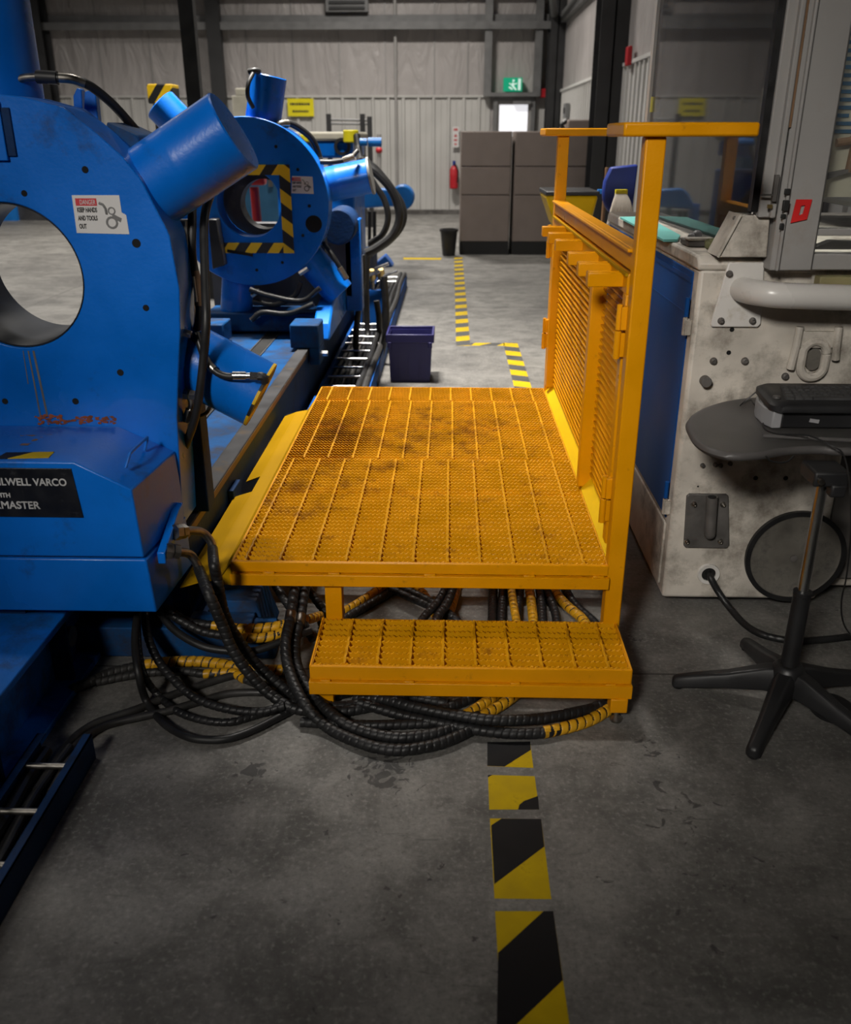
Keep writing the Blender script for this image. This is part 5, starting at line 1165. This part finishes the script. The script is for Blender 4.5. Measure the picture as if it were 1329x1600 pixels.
hose('plain black cable curving from the near cable ladder to the hose pile, upper one', [('rubber_dusty', [(58, 1235, .045), (84, 1196, .04), (113, 1156, .02), (150, 1130, .012), (211, 1109, .012), (263, 1088, .012), (312, 1071, .012), (369, 1054, .012), (410, 1050, .012)])], .0115, gl_, plain=True)
hose('plain black cable curving from the near cable ladder to the hose pile, lower one', [('rubber_dusty', [(80, 1240, .045), (105, 1193, .04), (124, 1160, .02), (162, 1135, .012), (211, 1122, .012), (263, 1111, .012), (312, 1096, .012), (357, 1084, .012), (406, 1082, .012), (450, 1085, .012)])], .0115, gl_, plain=True)
gy = 'yellow sleeved hoses below the blue nose'
hose('upper yellow sleeved hose from under the blue nose', [('rubber', [(258, 950, 'Y', 2.33), (293, 971, 'Y', 2.31), (331, 977, 'Y', 2.30), (376, 982, 'Y', 2.30), (414, 981, 'Y', 2.31), (444, 976, 'Y', 2.33), (480, 968, 'Y', 2.40), (502, 962, 'Y', 2.5)]), ('hose_yellow', [(331, 977, 'Y', 2.30), (376, 982, 'Y', 2.30), (414, 981, 'Y', 2.31), (444, 976, 'Y', 2.33), (480, 968, 'Y', 2.40), (500, 962, 'Y', 2.49)])], .0135, gy)
hose('lower yellow sleeved hose from under the blue nose', [('rubber', [(262, 958, 'Y', 2.29), (312, 985, 'Y', 2.27), (350, 993, 'Y', 2.26), (376, 997, 'Y', 2.26), (414, 996, 'Y', 2.27), (442, 988, 'Y', 2.29), (480, 976, 'Y', 2.34)]), ('hose_yellow', [(376, 997, 'Y', 2.26), (414, 996, 'Y', 2.27), (442, 988, 'Y', 2.29)])], .0130, gy)
hose('plain black hose sagging below the two yellow sleeved ones', [('rubber', [(248, 955, 'Y', 2.31), (271, 983, 'Y', 2.26), (305, 1005, 'Y', 2.22), (339, 1015, 'Y', 2.21), (395, 1017, 'Y', 2.22), (440, 1002, 'Y', 2.26), (485, 985, 'Y', 2.32)])], .0115, gy, plain=True)
gu = 'hoses under the deck'
def under(label, pl, yel, r=.0150): hose(label, [('hose_yellow' if yel else 'rubber', [(x, y, r + .002 + dz) for x, y, dz in pl])], r, gu)
under('leftmost black hose running straight back under the right of the deck', [(768, 1010, 0), (769, 950, 0), (770, 910, 0), (771, 880, 0)], 0)
under('second black hose from the left running back under the right of the deck', [(782, 1010, 0), (784, 950, 0), (786, 910, 0), (787, 880, 0)], 0)
under('slim yellow hose leaning between black ones under the right of the deck', [(812, 1000, .03), (803, 950, .03), (798, 915, .03), (796, 880, .03)], 1, .0125)
under('third black hose from the left running back under the right of the deck', [(808, 1000, 0), (809, 960, 0), (811, 910, 0), (811, 880, 0)], 0)
under('straight yellow hose in the middle under the right of the deck', [(836, 1010, 0), (832, 960, 0), (826, 915, 0), (823, 880, 0)], 1)
under('fourth black hose from the left running back under the right of the deck', [(848, 1000, 0), (846, 950, 0), (842, 915, 0), (840, 880, 0)], 0)
under('fifth black hose from the left, bowed, under the right of the deck', [(872, 1000, 0), (868, 960, 0), (855, 925, 0), (846, 895, 0)], 0)
under('yellow hose slanting right under the right of the deck', [(930, 1000, 0), (910, 968, 0), (884, 945, 0), (866, 922, 0), (858, 895, 0)], 1)
under('rightmost black hose slanting beside the yellow post under the deck', [(950, 1000, 0), (927, 972, 0), (900, 947, 0), (884, 922, 0), (876, 895, 0)], 0)
under('yellow hose slanting up beside the left deck leg', [(500, 975, .0), (533, 957, .0), (561, 941, .0), (595, 918, .0), (630, 895, .0)], 1, .0130)
under('black hose slanting up beside the left deck leg, in front of the yellow one', [(505, 995, .0), (540, 966, .0), (576, 945, .0), (614, 923, .0), (650, 895, .0)], 0)
under('black hose crossing down to the right under the deck centre', [(600, 905, .03), (635, 922, .03), (668, 938, .03), (700, 958, .03), (730, 985, .0)], 0, .0140)
under('second black hose crossing down to the right under the deck centre', [(610, 920, .03), (645, 936, .03), (680, 953, .03), (718, 985, .0)], 0, .0130)
under('black hose rising to the right under the deck centre', [(640, 1000, .06), (662, 965, .06), (684, 940, .06), (700, 910, .06)], 0, .0135)
under('second black hose rising to the right under the deck centre', [(668, 1000, .06), (685, 962, .06), (700, 940, .06), (712, 905, .06)], 0, .0140)
under('yellow hose rising to the right under the deck centre', [(690, 990, .0), (704, 950, .0), (712, 922, .0), (718, 890, .0)], 1, .0150)
under('short yellow hose crossing behind black ones under the deck centre', [(630, 905, .0), (660, 925, .0), (672, 948, .0), (690, 985, .0)], 1, .0120)
under('black hose behind the left deck leg pointing down right', [(425, 905, .14), (440, 930, .12), (462, 962, .08), (490, 1000, .03)], 0, .0140)
under('black hose passing behind the left deck leg from the deck edge', [(470, 905, .12), (488, 930, .10), (512, 960, .05), (545, 985, .0)], 0, .0140)
# slack black hose under the step at the back
under('black wrapped hose curling under the left end of the step', [(505, 1098, .0), (540, 1083, .0), (600, 1078, .0), (650, 1090, .0), (700, 1100, .0)], 0, .0135)
